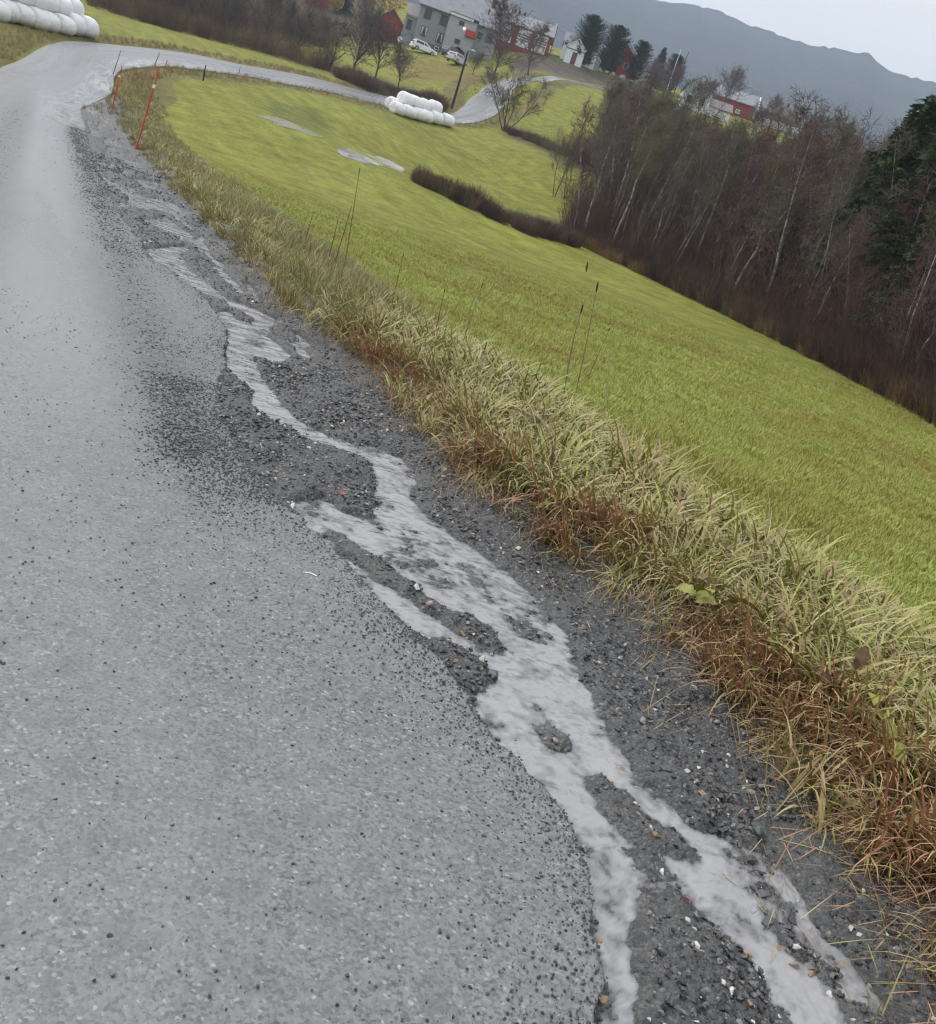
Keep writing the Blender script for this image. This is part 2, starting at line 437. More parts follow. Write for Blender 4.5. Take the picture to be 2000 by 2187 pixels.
def t_grass(s):
    s = np.asarray(s, float)
    return np.interp(s, np.r_[-40, _gs[:, 0]], np.r_[2.4, _gs[:, 1]]) + 0.22 * (fbm(s * 1.3, s * 0 + 8, 3) - 0.5)

# ---------------------------------------------------------------- road: one ribbon from the foreground round the bend and up the hill
def catmull(P, n):
    P = np.asarray(P, float); Q = np.vstack([2 * P[0] - P[1], P, 2 * P[-1] - P[-2]])
    u = np.linspace(0, len(P) - 1 - 1e-6, n); i = u.astype(int); f = (u - i)[:, None]
    a, b, c, d = Q[i], Q[i + 1], Q[i + 2], Q[i + 3]
    return 0.5 * (2 * b + (c - a) * f + (2 * a - 5 * b + 4 * c - d) * f ** 2 + (3 * b - a - 3 * c + d) * f ** 3)
RIN = [at(*c)[:2] for c in ((238, 200, 48), (245, 166, 54), (272, 147, 59), (350, 141, 64), (450, 152, 69), (600, 177, 78), (750, 207, 88), (830, 227, 95),
                            (960, 264, 103), (1048, 252, 112), (1082, 222, 121), (1100, 190, 134), (1140, 178, 150), (1185, 175, 162), (1262, 188, 173), (1345, 207, 179))]
ROUT = [at(*c)[:2] for c in ((0, 150, 46), (50, 122, 50), (100, 92, 56), (160, 83, 64), (300, 99, 70), (420, 116, 76), (600, 151, 86), (700, 173, 93), (830, 206, 102),
                             (955, 243, 109), (1010, 205, 120), (1040, 180, 132), (1085, 165, 145), (1130, 158, 156), (1180, 161, 166), (1260, 180, 176), (1345, 201, 182))]
_ss = np.r_[np.arange(-25, 0, 0.5), np.arange(0, 14, 0.03), np.arange(14, 40, 0.25)]
_in = [st2xy(s, t) for s, t in zip(_ss, t_asph(_ss))]
_far_in = catmull(np.vstack([np.array(st2xy(40.0, float(t_asph(40.0)))), RIN]), 260)
_far_out = catmull(np.vstack([np.array(st2xy(40.0, -2.1)), ROUT]), 260)
_out = [st2xy(s, -2.1 - 1.1 * float(sstep(30, 0, s))) for s in _ss]
INN, OUT = np.vstack([np.array(_in), _far_in[1:]]), np.vstack([np.array(_out), _far_out[1:]])
_lat = np.r_[0, 0.0015, 0.0032, np.linspace(0.02, 0.5, 16), np.linspace(0.55, 1, 8)]           # the first step is the broken asphalt lip
RX = INN[:, None] * (1 - _lat[None, :, None]) + OUT[:, None] * _lat[None, :, None]
RZ = ter(RX[..., 0], RX[..., 1]) + 0.012
_sN = xy2st(RX[..., 0], RX[..., 1])[0]
_near = sstep(40, 34, _sN)
RZ = RZ * 1.0 + 0.006 * (1 - _near) + 0.006 * (fbm(RX[..., 0] * 1.4, RX[..., 1] * 1.4, 3) - 0.5)
RZ[:, 0] -= 0.07 * _near[:, 0] + 0.07 * (1 - _near[:, 0]); RZ[:, -1] -= 0.07
_me = mesh_np('road', np.dstack([RX, RZ]).reshape(-1, 3), grid_faces(*RZ.shape), True)
_wid = np.hypot(*(INN - OUT).T); _alo = np.r_[0, np.cumsum(np.hypot(*np.diff((INN + OUT) / 2, axis=0).T))]
vcol(_me, 'rc', np.stack([np.repeat(_alo, len(_lat)), (_wid[:, None] * _lat[None]).ravel(), np.tile(_lat, len(INN))], 1))
_sR, _tR = xy2st(RX[..., 0], RX[..., 1])
_str = np.exp(-((_tR - 0.88) / 0.20) ** 2) * sstep(3.4, 5.5, _sR) * sstep(44, 24, _sR) + 0.35 * sstep(0.75, 0.95, _tR) * sstep(3, 6, _sR) * sstep(46, 30, _sR) + 0.9 * np.exp(-((_tR + 0.45) / 0.26) ** 2) * sstep(7, 11, _sR) * sstep(46, 28, _sR)
vflt(_me, 'lane', (np.exp(-((_tR - 0.25) / 0.34) ** 4) * sstep(3.5, 7, _sR) * sstep(46, 36, _sR)).ravel())
vflt(_me, 'streak', _str.ravel())
vflt(_me, 'wet', (sstep(24, 32, _sR) * sstep(0.42, 0.10, np.tile(_lat, (len(INN), 1)))).ravel())

n_ = NT('wet_asphalt')
pos = n_.geo.outputs['Position']
RA = math.atan2(RD[1], RD[0])
rc = n_.attr('rc', 'Vector')
st_ = n_.n('ShaderNodeMapping'); st_.inputs['Scale'].default_value = (0.035, 0.75, 0); n_.l(rc, st_.inputs['Vector'])
lanes = n_.noise(1.9, 3, st_.outputs[0])
ag = n_.voro(120, vec=pos, out='Color'); sep = n_.n('ShaderNodeSeparateColor'); n_.l(ag, sep.inputs[0])
agd = n_.voro(120, vec=pos)
big = n_.noise(0.8, 5, rough=0.6); fine = n_.noise(230, 3); mid = n_.noise(9, 5, rough=0.65)
base = n_.ramp(sep.outputs[0], [(0.0, (0.058, 0.060, 0.064)), (0.3, (0.130, 0.131, 0.135)), (0.8, (0.175, 0.175, 0.177)), (0.95, (0.20, 0.198, 0.19)), (1.0, (0.36, 0.35, 0.33))])
pits = n_.ramp(n_.noise(58, 7, rough=0.85), [(0.40, 0.06), (0.475, 1.0)])
pk = n_.ramp(n_.noise(1.7, 4), [(0.35, 1.0), (0.65, 0.75)])
base = n_.mix(pk, base, n_.mix(1.0, base, pits, 'MULTIPLY'))
silt = n_.ramp(n_.math('ADD', n_.math('MULTIPLY', big, 0.45), n_.math('MULTIPLY', lanes, 0.55)), [(0.38, 0.0), (0.62, 0.5)])
base = n_.mix(silt, base, (0.205, 0.205, 0.21))
base = n_.mix(n_.ramp(mid, [(0.46, 0.0), (0.76, 0.55)]), base, (0.085, 0.085, 0.088))
stk = n_.math('MULTIPLY', n_.attr('streak', 'Fac'), n_.ramp(n_.noise(24, 8, rough=0.9), [(0.44, 1.0), (0.56, 0.12)]))
base = n_.mix(n_.math('MULTIPLY', n_.attr('lane', 'Fac'), 0.6), base, (0.27, 0.27, 0.277))
base = n_.mix(stk, base, (0.055, 0.056, 0.058))
fm = n_.n('ShaderNodeMapping'); fm.inputs['Scale'].default_value = (0.55, 2.6, 0); n_.l(rc, fm.inputs['Vector'])
film = n_.math('MULTIPLY', n_.attr('wet', 'Fac'), n_.ramp(n_.noise(1.0, 6, fm.outputs[0], 0.7), [(0.47, 0.0), (0.52, 1.0)]))
mud = n_.math('MULTIPLY', n_.attr('wet', 'Fac'), n_.ramp(n_.noise(1.6, 6, fm.outputs[0], 0.7), [(0.50, 0.0), (0.60, 0.8)]))
base = n_.mix(mud, base, (0.07, 0.068, 0.064))
base = n_.mix(film, base, (0.33, 0.33, 0.335))
rgh = n_.mix(film, n_.mix(stk, n_.ramp(lanes, [(0.35, 0.46), (0.6, 0.27)]), 0.6), 0.1)
ht = n_.math('ADD', n_.math('MULTIPLY', n_.math('SUBTRACT', 1.0, agd), 0.35), n_.math('MULTIPLY', pits, 0.6))
n_.bump(ht, 0.28, 0.004)
ROADM = n_.set(base, rgh, 0.62)
road = link('road', _me, ROADM); tag(road, kind='structure')

# ---------------------------------------------------------------- gravel shoulder and the water running down it
_s = np.r_[np.arange(-9, 0.6, 0.12), np.arange(0.6, 5.2, 0.0125), 5.2 * np.exp(np.arange(0, math.log(46.5 / 5.2), 0.0045))]
_q = np.linspace(0, 1, 190)
ta, tg = t_asph(np.clip(_s, -40, 43)), t_grass(np.clip(_s, -40, 43))
T0, T1 = ta - 0.05, tg + 0.75
TT = T0[:, None] + (T1 - T0)[:, None] * _q[None]
SS = np.repeat(_s[:, None], len(_q), 1)
SX, SY = SS * RD[0] + TT * RN[0], SS * RD[1] + TT * RN[1]
sq = sstep(40, 52, SS)                                        # follow the inner edge of the bend
SZ0 = ter(SX, SY)
_px, _py = proj(SX, SY, SZ0)
wm = np.zeros(SX.shape)
for p_ in WATER: wm[inpoly(_px, _py, p_)] = 1
for p_ in ISLES: wm[inpoly(_px, _py, p_)] = 0
sh = np.zeros(SX.shape)
for p_ in SHOALS: sh[inpoly(_px, _py, p_)] = 1
wm[(SS < 0.55)] = 0.0
farw = sstep(21, 25, SS)                                      # farther off: braided rivulets
braid = fbm(SS * 0.9 + 3, TT * 5.5 - SS * 0.35, 4)
wm = wm * (1 - farw) + farw * np.clip((braid - 0.52) * 9, 0, 1) * sstep(0.02, 0.15, (TT - ta[:, None]))
mids = sstep(6.5, 8, SS) * (1 - farw)
br2 = fbm(SS * 1.6 + 11, TT * 8 - SS * 0.6, 4)
wm = np.maximum(wm, mids * (br2 > 0.60) * (TT - ta[:, None] > 0.1) * (TT < tg[:, None] - 0.2))
def blur(a, k):
    for ax in (0, 1):
        for _ in range(2):
            acc = np.zeros_like(a)
            for d_ in range(-k, k + 1): acc += np.roll(a, d_, ax)
            a = acc / (2 * k + 1)
    return a
def blur1(a, ks, kt):
    for ax, k in ((0, ks), (1, kt)):
        for _ in range(2):
            acc = np.zeros_like(a)
            for d_ in range(-k, k + 1): acc += np.roll(a, d_, ax)
            a = acc / (2 * k + 1)
    return a
_fs = sstep(4.5, 7.0, SS)
wb, shb = blur1(wm, 4, 3) * (1 - _fs) + blur1(wm, 1, 1) * _fs, blur1(sh, 5, 4)
rag = (fbm(SS * 11 + 2, TT * 13, 4) - 0.5) * 1.1 + (fbm(SS * 45, TT * 45 + 7, 2) - 0.5) * 0.4
wb = np.clip(wb * 1.18 + rag * np.clip(1 - np.abs(wb - 0.5) * 2.0, 0, 1) , 0, 1)
wide = blur1(wm, 12, 9) * (1 - _fs) + blur1(wm, 3, 4) * _fs
lump = fbm(SS * 7, TT * 9, 4) - 0.5
stony = fbm(SS * 38, TT * 38, 3) - 0.5
WLEV = -0.0235
HS = -0.013 + 0.020 * (1 - wide)                              # bars
HS = HS + 0.034 * lump + 0.020 * stony
deep = -0.040 + 0.050 * lump + 0.034 * stony
deep = deep * (1 - shb) + shb * (-0.027 + 0.05 * lump + 0.045 * stony)
HS = HS * (1 - sstep(0.08, 0.92, wb)) + deep * sstep(0.08, 0.92, wb)
edge = TT - ta[:, None]
HS = HS - 0.012 * sstep(0.16, 0.0, edge) * (1 - wb)
HS = HS + 0.10 * sstep(-0.35, 0.45, TT - tg[:, None])        # the verge stands a little proud
rimn = fbm(SS * 2.1, TT * 3.3, 3)
HS = HS + 0.03 * np.clip(rimn - 0.55, 0, 1) * 2 * (1 - wb)
def shoulder_h(x, y):
    return 0
_sme = mesh_np('gravel_shoulder', np.dstack([SX, SY, SZ0 + HS]).reshape(-1, 3), grid_faces(*SX.shape), True)
vflt(_sme, 'silt', np.clip(wide * 1.3, 0, 1).ravel())
n_ = NT('wet_gravel')
v1 = n_.voro(70, out='Color'); sp_ = n_.n('ShaderNodeSeparateColor'); n_.l(v1, sp_.inputs[0])
v1d = n_.voro(70); v2d = n_.voro(190)
c1 = n_.ramp(sp_.outputs[0], [(0.0, (0.018, 0.019, 0.021)), (0.45, (0.040, 0.041, 0.042)), (0.8, (0.085, 0.085, 0.083)), (0.97, (0.15, 0.15, 0.145)), (1.0, (0.36, 0.34, 0.31))])
c1 = n_.mix(n_.ramp(n_.noise(5, 6, rough=0.7), [(0.40, 0.0), (0.62, 0.8)]), c1, (0.11, 0.11, 0.11))
c1 = n_.mix(n_.math('MULTIPLY', n_.attr('silt', 'Fac'), n_.ramp(n_.noise(16, 4), [(0.36, 0.0), (0.6, 0.55)])), c1, (0.16, 0.16, 0.158))
c1 = n_.mix(n_.ramp(v1d, [(0.35, 0.0), (0.8, 0.75)]), c1, (0.06, 0.061, 0.062))
hh = n_.math('ADD', n_.math('MULTIPLY', n_.math('SUBTRACT', 1.0, v1d), 1.0), n_.math('MULTIPLY', n_.math('SUBTRACT', 1.0, v2d), 0.4))
n_.bump(hh, 0.8, 0.012)
GRAVM = n_.set(c1, n_.ramp(n_.noise(22, 3), [(0.4, 0.65), (0.7, 0.38)]), 0.35)
shoulder = link('gravel_shoulder', _sme, GRAVM); tag(shoulder, kind='structure')

# water sheet: only where it stands above the gravel
WZ = SZ0 + WLEV + 0.0035 * (fbm(SS * 16 + TT * 5, TT * 11, 3) - 0.5)
need = (HS < WLEV + 0.016)
cell = need[:-1, :-1] | need[1:, :-1] | need[:-1, 1:] | need[1:, 1:]
cell &= (edge[:-1, :-1] > -0.045) & (SS[:-1, :-1] < 57)
fc = grid_faces(*SX.shape)[cell.ravel()]
used, inv = np.unique(fc, return_inverse=True)
_wv = np.dstack([SX, SY, WZ]).reshape(-1, 3)[used]
_wme = mesh_np('muddy_water', _wv, inv.reshape(-1, 4), True)
vflt(_wme, 'depth', np.clip((WZ - SZ0 - HS).ravel()[used], 0, 1))
n_ = NT('milky_water')
mp = n_.n('ShaderNodeVectorRotate'); mp.rotation_type = 'Z_AXIS'; mp.inputs['Angle'].default_value = -RA; n_.l(n_.geo.outputs['Position'], mp.inputs['Vector'])
s2 = n_.n('ShaderNodeMapping'); s2.inputs['Scale'].default_value = (0.85, 0.62, 1); n_.l(mp.outputs[0], s2.inputs['Vector'])
rip = n_.noise(9, 2, s2.outputs[0], 0.45); rip2 = n_.noise(24, 2, s2.outputs[0])
n_.bump(n_.math('ADD', rip, n_.math('MULTIPLY', rip2, 0.35)), 1.0, 0.03)
wc = n_.mix(n_.noise(3, 3), (0.26, 0.26, 0.262), (0.34, 0.34, 0.348))
WATM = n_.set(wc, 0.07, 0.7)
# a clear film over the gravel that turns milky as it deepens, under one wet surface
milk = n_.ramp(n_.math('MULTIPLY', n_.attr('depth', 'Fac'), 40.0), [(0.0, 0.10), (0.25, 0.55), (0.8, 0.96)])
nb = [q for q in n_.t.nodes if q.type == 'BUMP'][0]
n_.t.nodes.remove(n_.b); out_ = [q for q in n_.t.nodes if q.type == 'OUTPUT_MATERIAL'][0]
tr_ = n_.n('ShaderNodeBsdfTransparent'); tr_.inputs[0].default_value = (0.80, 0.80, 0.79, 1)
df_ = n_.n('ShaderNodeBsdfDiffuse'); n_.l(wc, df_.inputs['Color']); n_.l(nb.outputs[0], df_.inputs['Normal'])
gl_ = n_.n('ShaderNodeBsdfGlossy'); gl_.inputs['Roughness'].default_value = 0.03; n_.l(nb.outputs[0], gl_.inputs['Normal'])
m1 = n_.n('ShaderNodeMixShader'); n_.l(milk, m1.inputs[0]); n_.l(tr_.outputs[0], m1.inputs[1]); n_.l(df_.outputs[0], m1.inputs[2])
fr_ = n_.n('ShaderNodeFresnel'); fr_.inputs['IOR'].default_value = 1.45; n_.l(nb.outputs[0], fr_.inputs['Normal'])
m2 = n_.n('ShaderNodeMixShader'); n_.l(fr_.outputs[0], m2.inputs[0]); n_.l(m1.outputs[0], m2.inputs[1]); n_.l(gl_.outputs[0], m2.inputs[2])
n_.l(m2.outputs[0], out_.inputs['Surface'])

water = link('muddy_water', _wme, WATM); tag(water, kind='structure')

# ---------------------------------------------------------------- the ground sheet
def ang_grid():
    core = np.linspace(-52, 42, 560)
    return np.radians(np.r_[np.arange(-180, -54, 4.0), core, np.arange(44, 179, 4.0), 180.0])
_az = ang_grid()
_r = np.r_[0.05, 0.5, 0.9, np.geomspace(1.25, 340, 430), np.geomspace(360, 2750, 24)]
AZ, RR = np.meshgrid(_az, _r, indexing='ij')
GX, GY = np.sin(AZ) * RR, np.cos(AZ) * RR
GZ = ter(GX, GY)
gs, gt = xy2st(GX, GY)
cent = (INN + OUT) / 2; hw = np.hypot(*(INN - OUT).T) / 2
cen2, hw2 = cent[len(_ss):], hw[len(_ss):]
dro = np.full(GX.shape, 1e9)
sel = (RR > 38) & (RR < 200) & (np.abs(AZ) < 1.0)
qx, qy = GX[sel], GY[sel]
dd = np.full(qx.shape, 1e9)
for c_, h_ in zip(cen2[::2], hw2[::2]): dd = np.minimum(dd, np.hypot(qx - c_[0], qy - c_[1]) - h_)
dro[sel] = dd
sunk = sstep(0.7, 0.2, dro) * 0.07
sunk = np.maximum(sunk, 0.16 * sstep(-3.6, -2.6, gt) * sstep(t_grass(np.clip(gs, -40, 43)) + 0.72, t_grass(np.clip(gs, -40, 43)) + 0.4, gt) * sstep(58, 52, gs) * sstep(-40, -20, gs))
rough = 0.05 * (fbm(GX * 0.8, GY * 0.8, 3) - 0.5) * sstep(4, 10, RR)
bank = 0.085 * sstep(0.0, 0.5, gt - t_grass(np.clip(gs, -40, 43))) * sstep(9, 4.4, gt) * sstep(50, 40, gs)
PUDS = [((762, 333), 0.9, 2.2), ((788, 338), 1.1, 2.6), ((814, 346), 1.0, 2.4), ((838, 353), 0.9, 1.8), ((594, 257), 0.8, 2.4), ((611, 263), 0.6, 1.8), ((634, 274), 0.7, 2.2), ((652, 281), 0.8, 2.4)]
for q_, a_, b_ in PUDS:
    c_ = ground(*q_); rough = rough * sstep(b_ * 1.2, b_ * 2.0, np.hypot(GX - c_.x, GY - c_.y))
GZ2 = GZ - sunk + rough * (dro > 1.0) + bank
gpx, gpy = proj(GX, GY, GZ)
infr = (GY > 0.5)
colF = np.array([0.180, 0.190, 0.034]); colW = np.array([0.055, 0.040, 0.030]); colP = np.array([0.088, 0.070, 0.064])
colV = np.array([0.125, 0.100, 0.042]); colL = np.array([0.150, 0.135, 0.036]); colB = np.array([0.075, 0.052, 0.036])
GC = np.tile(colF, (GX.size, 1)).reshape(*GX.shape, 3)
n1, n2 = fbm(GX * 0.07, GY * 0.07, 4), fbm(GX * 0.35 + 9, GY * 0.35, 4)
GC = GC * (0.80 + 0.40 * n1)[..., None]
yel = np.clip((n2 - 0.5) * 3.2, 0, 1)[..., None]
GC = GC * (1 - 0.45 * yel) + 0.45 * yel * np.array([0.200, 0.170, 0.032])
grn = (sstep(0.5, 0.75, fbm(GX * 0.16 + 40, GY * 0.16, 3)) * sstep(45, 12, RR))[..., None]
GC = GC * (1 - 0.5 * grn) + 0.5 * grn * np.array([0.120, 0.155, 0.032])
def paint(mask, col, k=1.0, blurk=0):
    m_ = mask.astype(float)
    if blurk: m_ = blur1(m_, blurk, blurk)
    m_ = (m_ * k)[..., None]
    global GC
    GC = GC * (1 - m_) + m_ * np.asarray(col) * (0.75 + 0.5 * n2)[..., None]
far_ok = infr & (RR > 20)
paint(infr & (RR > 130) & inpoly(gpx, gpy, POLY_LAWN), (0.165, 0.125, 0.035), 0.8, 2)
paint(far_ok & (RR > 85) & inpoly(gpx, gpy, POLY_BACKSCRUB), colB, 0.85, 2)
paint(far_ok & (RR > 70) & inpoly(gpx, gpy, POLY_HEDGE2), colB, 0.9, 1)
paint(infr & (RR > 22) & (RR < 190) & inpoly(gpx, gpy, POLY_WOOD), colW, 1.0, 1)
paint(infr & (RR > 150) & (RR < 205) & inpoly(gpx, gpy, POLY_PLOUGH), colP, 1.0, 1)
paint((gt > 2.0) & (gt < 4.4 + 0.8 * (n2 - 0.5)) & (gs > -30) & (gs < 46), colV, 0.9)
paint((dro < 2.2) & (dro > -0.5), colV, 0.7)
paint(inpoly(gpx, gpy, [(240, 260), (236, 165), (262, 145), (330, 140), (420, 150), (330, 165), (300, 200), (300, 260)]) & infr & (RR > 35) & (RR < 75), (0.165, 0.125, 0.048), 0.9, 1)
paint((gt < -2.4) & (gs < 60) & (gs > 20), (0.145, 0.120, 0.045), 0.6)
paint(inpoly(gpx, gpy, [(560, 215), (700, 240), (690, 280), (600, 262)]) & infr & (RR > 35) & (RR < 95), (0.10, 0.115, 0.03), 0.7, 2)
for ln in ([(655, 345), (680, 395), (740, 450), (820, 510), (900, 565)], [(690, 345), (725, 385), (790, 440), (870, 500)]):   # pressed wheel marks
    c_ = catmull(np.array([tuple(ground(*q).xy) for q in ln]), 160); m_ = (RR > 18) & (RR < 70) & (np.abs(AZ) < 0.6); dm = np.full(int(m_.sum()), 9.0)
    for q in c_: dm = np.minimum(dm, np.hypot(GX[m_] - q[0], GY[m_] - q[1]))
    mk = np.zeros(GX.shape); mk[m_] = sstep(0.28, 0.08, dm) * 0.45; GC = GC * (1 - mk[..., None]) + mk[..., None] * np.array([0.235, 0.225, 0.075])
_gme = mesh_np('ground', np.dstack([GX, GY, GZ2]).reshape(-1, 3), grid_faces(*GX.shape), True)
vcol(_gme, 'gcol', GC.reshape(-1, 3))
n_ = NT('meadow_ground')
gc = n_.attr('gcol')
f1 = n_.ramp(n_.noise(0.9, 7, rough=0.75), [(0.3, 0.60), (0.7, 1.38)])
f2 = n_.ramp(n_.noise(11, 5, rough=0.75), [(0.28, 0.55), (0.72, 1.45)])
mp = n_.n('ShaderNodeVectorRotate'); mp.rotation_type = 'Z_AXIS'; mp.inputs['Angle'].default_value = -RA; n_.l(n_.geo.outputs['Position'], mp.inputs['Vector'])
ms = n_.n('ShaderNodeMapping'); ms.inputs['Scale'].default_value = (0.045, 1.0, 1); n_.l(mp.outputs[0], ms.inputs['Vector'])
st_ = ms.outputs[0]
f3 = n_.ramp(n_.noise(1.3, 3, st_), [(0.35, 0.86), (0.65, 1.13)])
c_ = n_.mix(1.0, n_.mix(1.0, n_.mix(1.0, gc, f1, 'MULTIPLY'), f2, 'MULTIPLY'), f3, 'MULTIPLY')
n_.bump(n_.math('ADD', n_.noise(9, 5, rough=0.7), n_.math('MULTIPLY', n_.noise(45, 3), 0.5)), 0.6, 0.10)
ground_o = link('ground', _gme, n_.set(c_, 0.9, 0.15)); tag(ground_o, kind='structure')
def ground_z(x, y): return float(ter(np.array([x]), np.array([y]))[0])

# ---------------------------------------------------------------- mountain
_maz = np.radians(np.linspace(-70, 60, 520)); _mr = np.r_[np.linspace(380, 1500, 70), np.linspace(1530, 2600, 12)]
MA, MR = np.meshgrid(_maz, _mr, indexing='ij')
_ridge_px = [(1280, -60), (1400, 0), (1498, 15), (1530, 21), (1592, 49), (1699, 86), (1738, 98), (1777, 102), (1856, 114), (1880, 135), (1904, 152), (1953, 166), (2000, 177), (2100, 214)]
ra, re_ = [], []
for p_ in _ridge_px:
    d_ = ray(*p_); ra.append(math.atan2(d_[0], d_[1])); re_.append(d_[2] / math.hypot(d_[0], d_[1]))
o_ = np.argsort(ra); ra, re_ = np.array(ra)[o_], np.array(re_)[o_]
elev = np.interp(MA[:, 0], np.r_[-1.3, -0.6, ra, 0.75, 1.1], np.r_[re_[0] * 0.8, re_[0] * 1.05, re_, re_[-1], re_[-1] * 0.8])
top = HC + elev * 1500
u_ = np.clip((MR - 380) / 1120, 0, 1)
MZ = 30 + (top[:, None] - 30) * (0.30 * u_ + 0.70 * u_ ** 1.6)
MX, MY = np.sin(MA) * MR, np.cos(MA) * MR
MZ += (fbm(MX * 0.008, MY * 0.008, 5) - 0.5) * 46 * u_ * (1 - u_) * 2
MZ += (fbm(MA * 260, MR * 0.01, 4) - 0.5) * 7 * sstep(0.8, 1.0, u_)
MZ = np.where(MR > 1505, np.maximum(MZ - sstep(1510, 2600, MR) * 500, 8.0), MZ)
_mme = mesh_np('mountain', np.dstack([MX, MY, MZ]).reshape(-1, 3), grid_faces(*MX.shape), True)
n_ = NT('far_forest')
c_ = n_.ramp(n_.noise(0.012, 6, rough=0.65), [(0.3, (0.040, 0.048, 0.052)), (0.52, (0.052, 0.056, 0.060)), (0.72, (0.070, 0.070, 0.070))])
n_.bump(n_.noise(0.06, 6, rough=0.75), 1.0, 12.0)
mountain = link('mountain', _mme, n_.set(c_, 0.95, 0.1)); tag(mountain, kind='structure')

# ---------------------------------------------------------------- buildings
M_grey = mat('grey_cladding', (0.27, 0.275, 0.30), 0.75, 0.2, noise=0.08, nscale=2.0)
M_grey2 = mat('pale_grey_cladding', (0.36, 0.365, 0.39), 0.75, 0.2, noise=0.06, nscale=2.0)
M_found = mat('rough_foundation', (0.12, 0.12, 0.125), 0.9, 0.2, noise=0.2, nscale=3)
M_roof = mat('grey_roof_sheet', (0.22, 0.225, 0.25), 0.6, 0.35, noise=0.12, nscale=1.3)
M_roof2 = mat('brown_grey_roof', (0.19, 0.165, 0.165), 0.7, 0.3, noise=0.15, nscale=1.3)
M_red = mat('falu_red_boards', (0.25, 0.040, 0.034), 0.8, 0.2, noise=0.18, nscale=2.5)
M_bright = mat('bright_red_boards', (0.42, 0.055, 0.045), 0.7, 0.2, noise=0.12, nscale=2.5)
M_white = mat('white_paint', (0.74, 0.75, 0.76), 0.6, 0.3, noise=0.05, nscale=3)
M_pane = mat('dark_pane', (0.025, 0.027, 0.032), 0.12, 0.6)
M_curt = mat('curtain', (0.55, 0.54, 0.52), 0.9, 0.1)
M_dark = mat('dark_trim', (0.035, 0.035, 0.04), 0.6, 0.3)
M_frame_b = mat('brown_window_frame', (0.14, 0.075, 0.06), 0.7, 0.3)
M_metal = mat('galvanised_metal', (0.35, 0.36, 0.38), 0.45, 0.5, metal=0.3)
def az_of(p): return math.atan2(p[0], p[1])
def part(name, m, parent, *boxes):
    mb = MB()
    for b in boxes: mb.box(*b)
    return mb.build(name, m, parent)
def window(parent, x, z, w, h, y, frame=M_dark, curtains=False, slats=0, name='window', t=0.09):
    """opening centred at x,z on the wall face y (facing -y)"""
    fr = MB(); d = 0.07
    fr.box(x - w / 2, x - w / 2 + t, y - d, y + 0.02, z - h / 2, z + h / 2); fr.box(x + w / 2 - t, x + w / 2, y - d, y + 0.02, z - h / 2, z + h / 2)
    fr.box(x - w / 2 + t, x + w / 2 - t, y - d, y + 0.02, z + h / 2 - t, z + h / 2); fr.box(x - w / 2 + t, x + w / 2 - t, y - d, y + 0.02, z - h / 2, z - h / 2 + t)
    f = fr.build(name, frame, parent)
    part('pane', M_pane, f, (x - w / 2 + t, x + w / 2 - t, y - 0.025, y + 0.01, z - h / 2 + t, z + h / 2 - t))
    if curtains:
        for s in (-1, 1):
            a, b = x + s * (w / 2 - t - 0.01), x + s * w * 0.10
            MB().prism([(a, z - h / 2 + t), (x + s * w * 0.33, z - h / 2 + t), (b, z + h / 2 - t), (a, z + h / 2 - t)], y - 0.045, y - 0.03).build('curtain', M_curt, f)
    for k in range(slats):
        zz = z - h / 2 + h * (k + 1) / (slats + 1)
        part('glazing_bar', frame, f, (x - w / 2 + t, x + w / 2 - t, y - 0.06, y - 0.027, zz - 0.04, zz + 0.04))
    return f
def gable_roof(parent, x0, x1, y0, y1, ze, zr, m, over=0.35, th=0.14, along='x', name='roof'):
    mb = MB()
    if along == 'x':
        ym = (y0 + y1) / 2; sl = (zr - ze) / (ym - y0); a = over
        mb.prismx([(y0 - a, ze - a * sl), (ym, zr), (y1 + a, ze - a * sl), (y1 + a, ze - a * sl + th), (ym, zr + th), (y0 - a, ze - a * sl + th)], x0 - a, x1 + a)
    else:
        xm = (x0 + x1) / 2; sl = (zr - ze) / (xm - x0); a = over
        mb.prism([(x0 - a, ze - a * sl), (xm, zr), (x1 + a, ze - a * sl), (x1 + a, ze - a * sl + th), (xm, zr + th), (x0 - a, ze - a * sl + th)], y0 - a, y1 + a)
    return mb.build(name, m, parent)
def gable_walls(parent, x0, x1, y0, y1, ze, zr, m, along='x', z0=-1.5, name='wall'):
    mb = MB()
    if along == 'x': mb.prismx([(y0, z0), (y1, z0), (y1, ze), ((y0 + y1) / 2, zr), (y0, ze)], x0, x1)
    else: mb.prism([(x0, z0), (x1, z0), (x1, ze), ((x0 + x1) / 2, zr), (x0, ze)], y0, y1)
    return mb.build(name, m, parent)
def site(name, px, py, yaw=0.0, dz=0.0):
    p = ground(px, py)
    return empty(name, (p.x, p.y, p.z + dz), -az_of(p) + yaw)

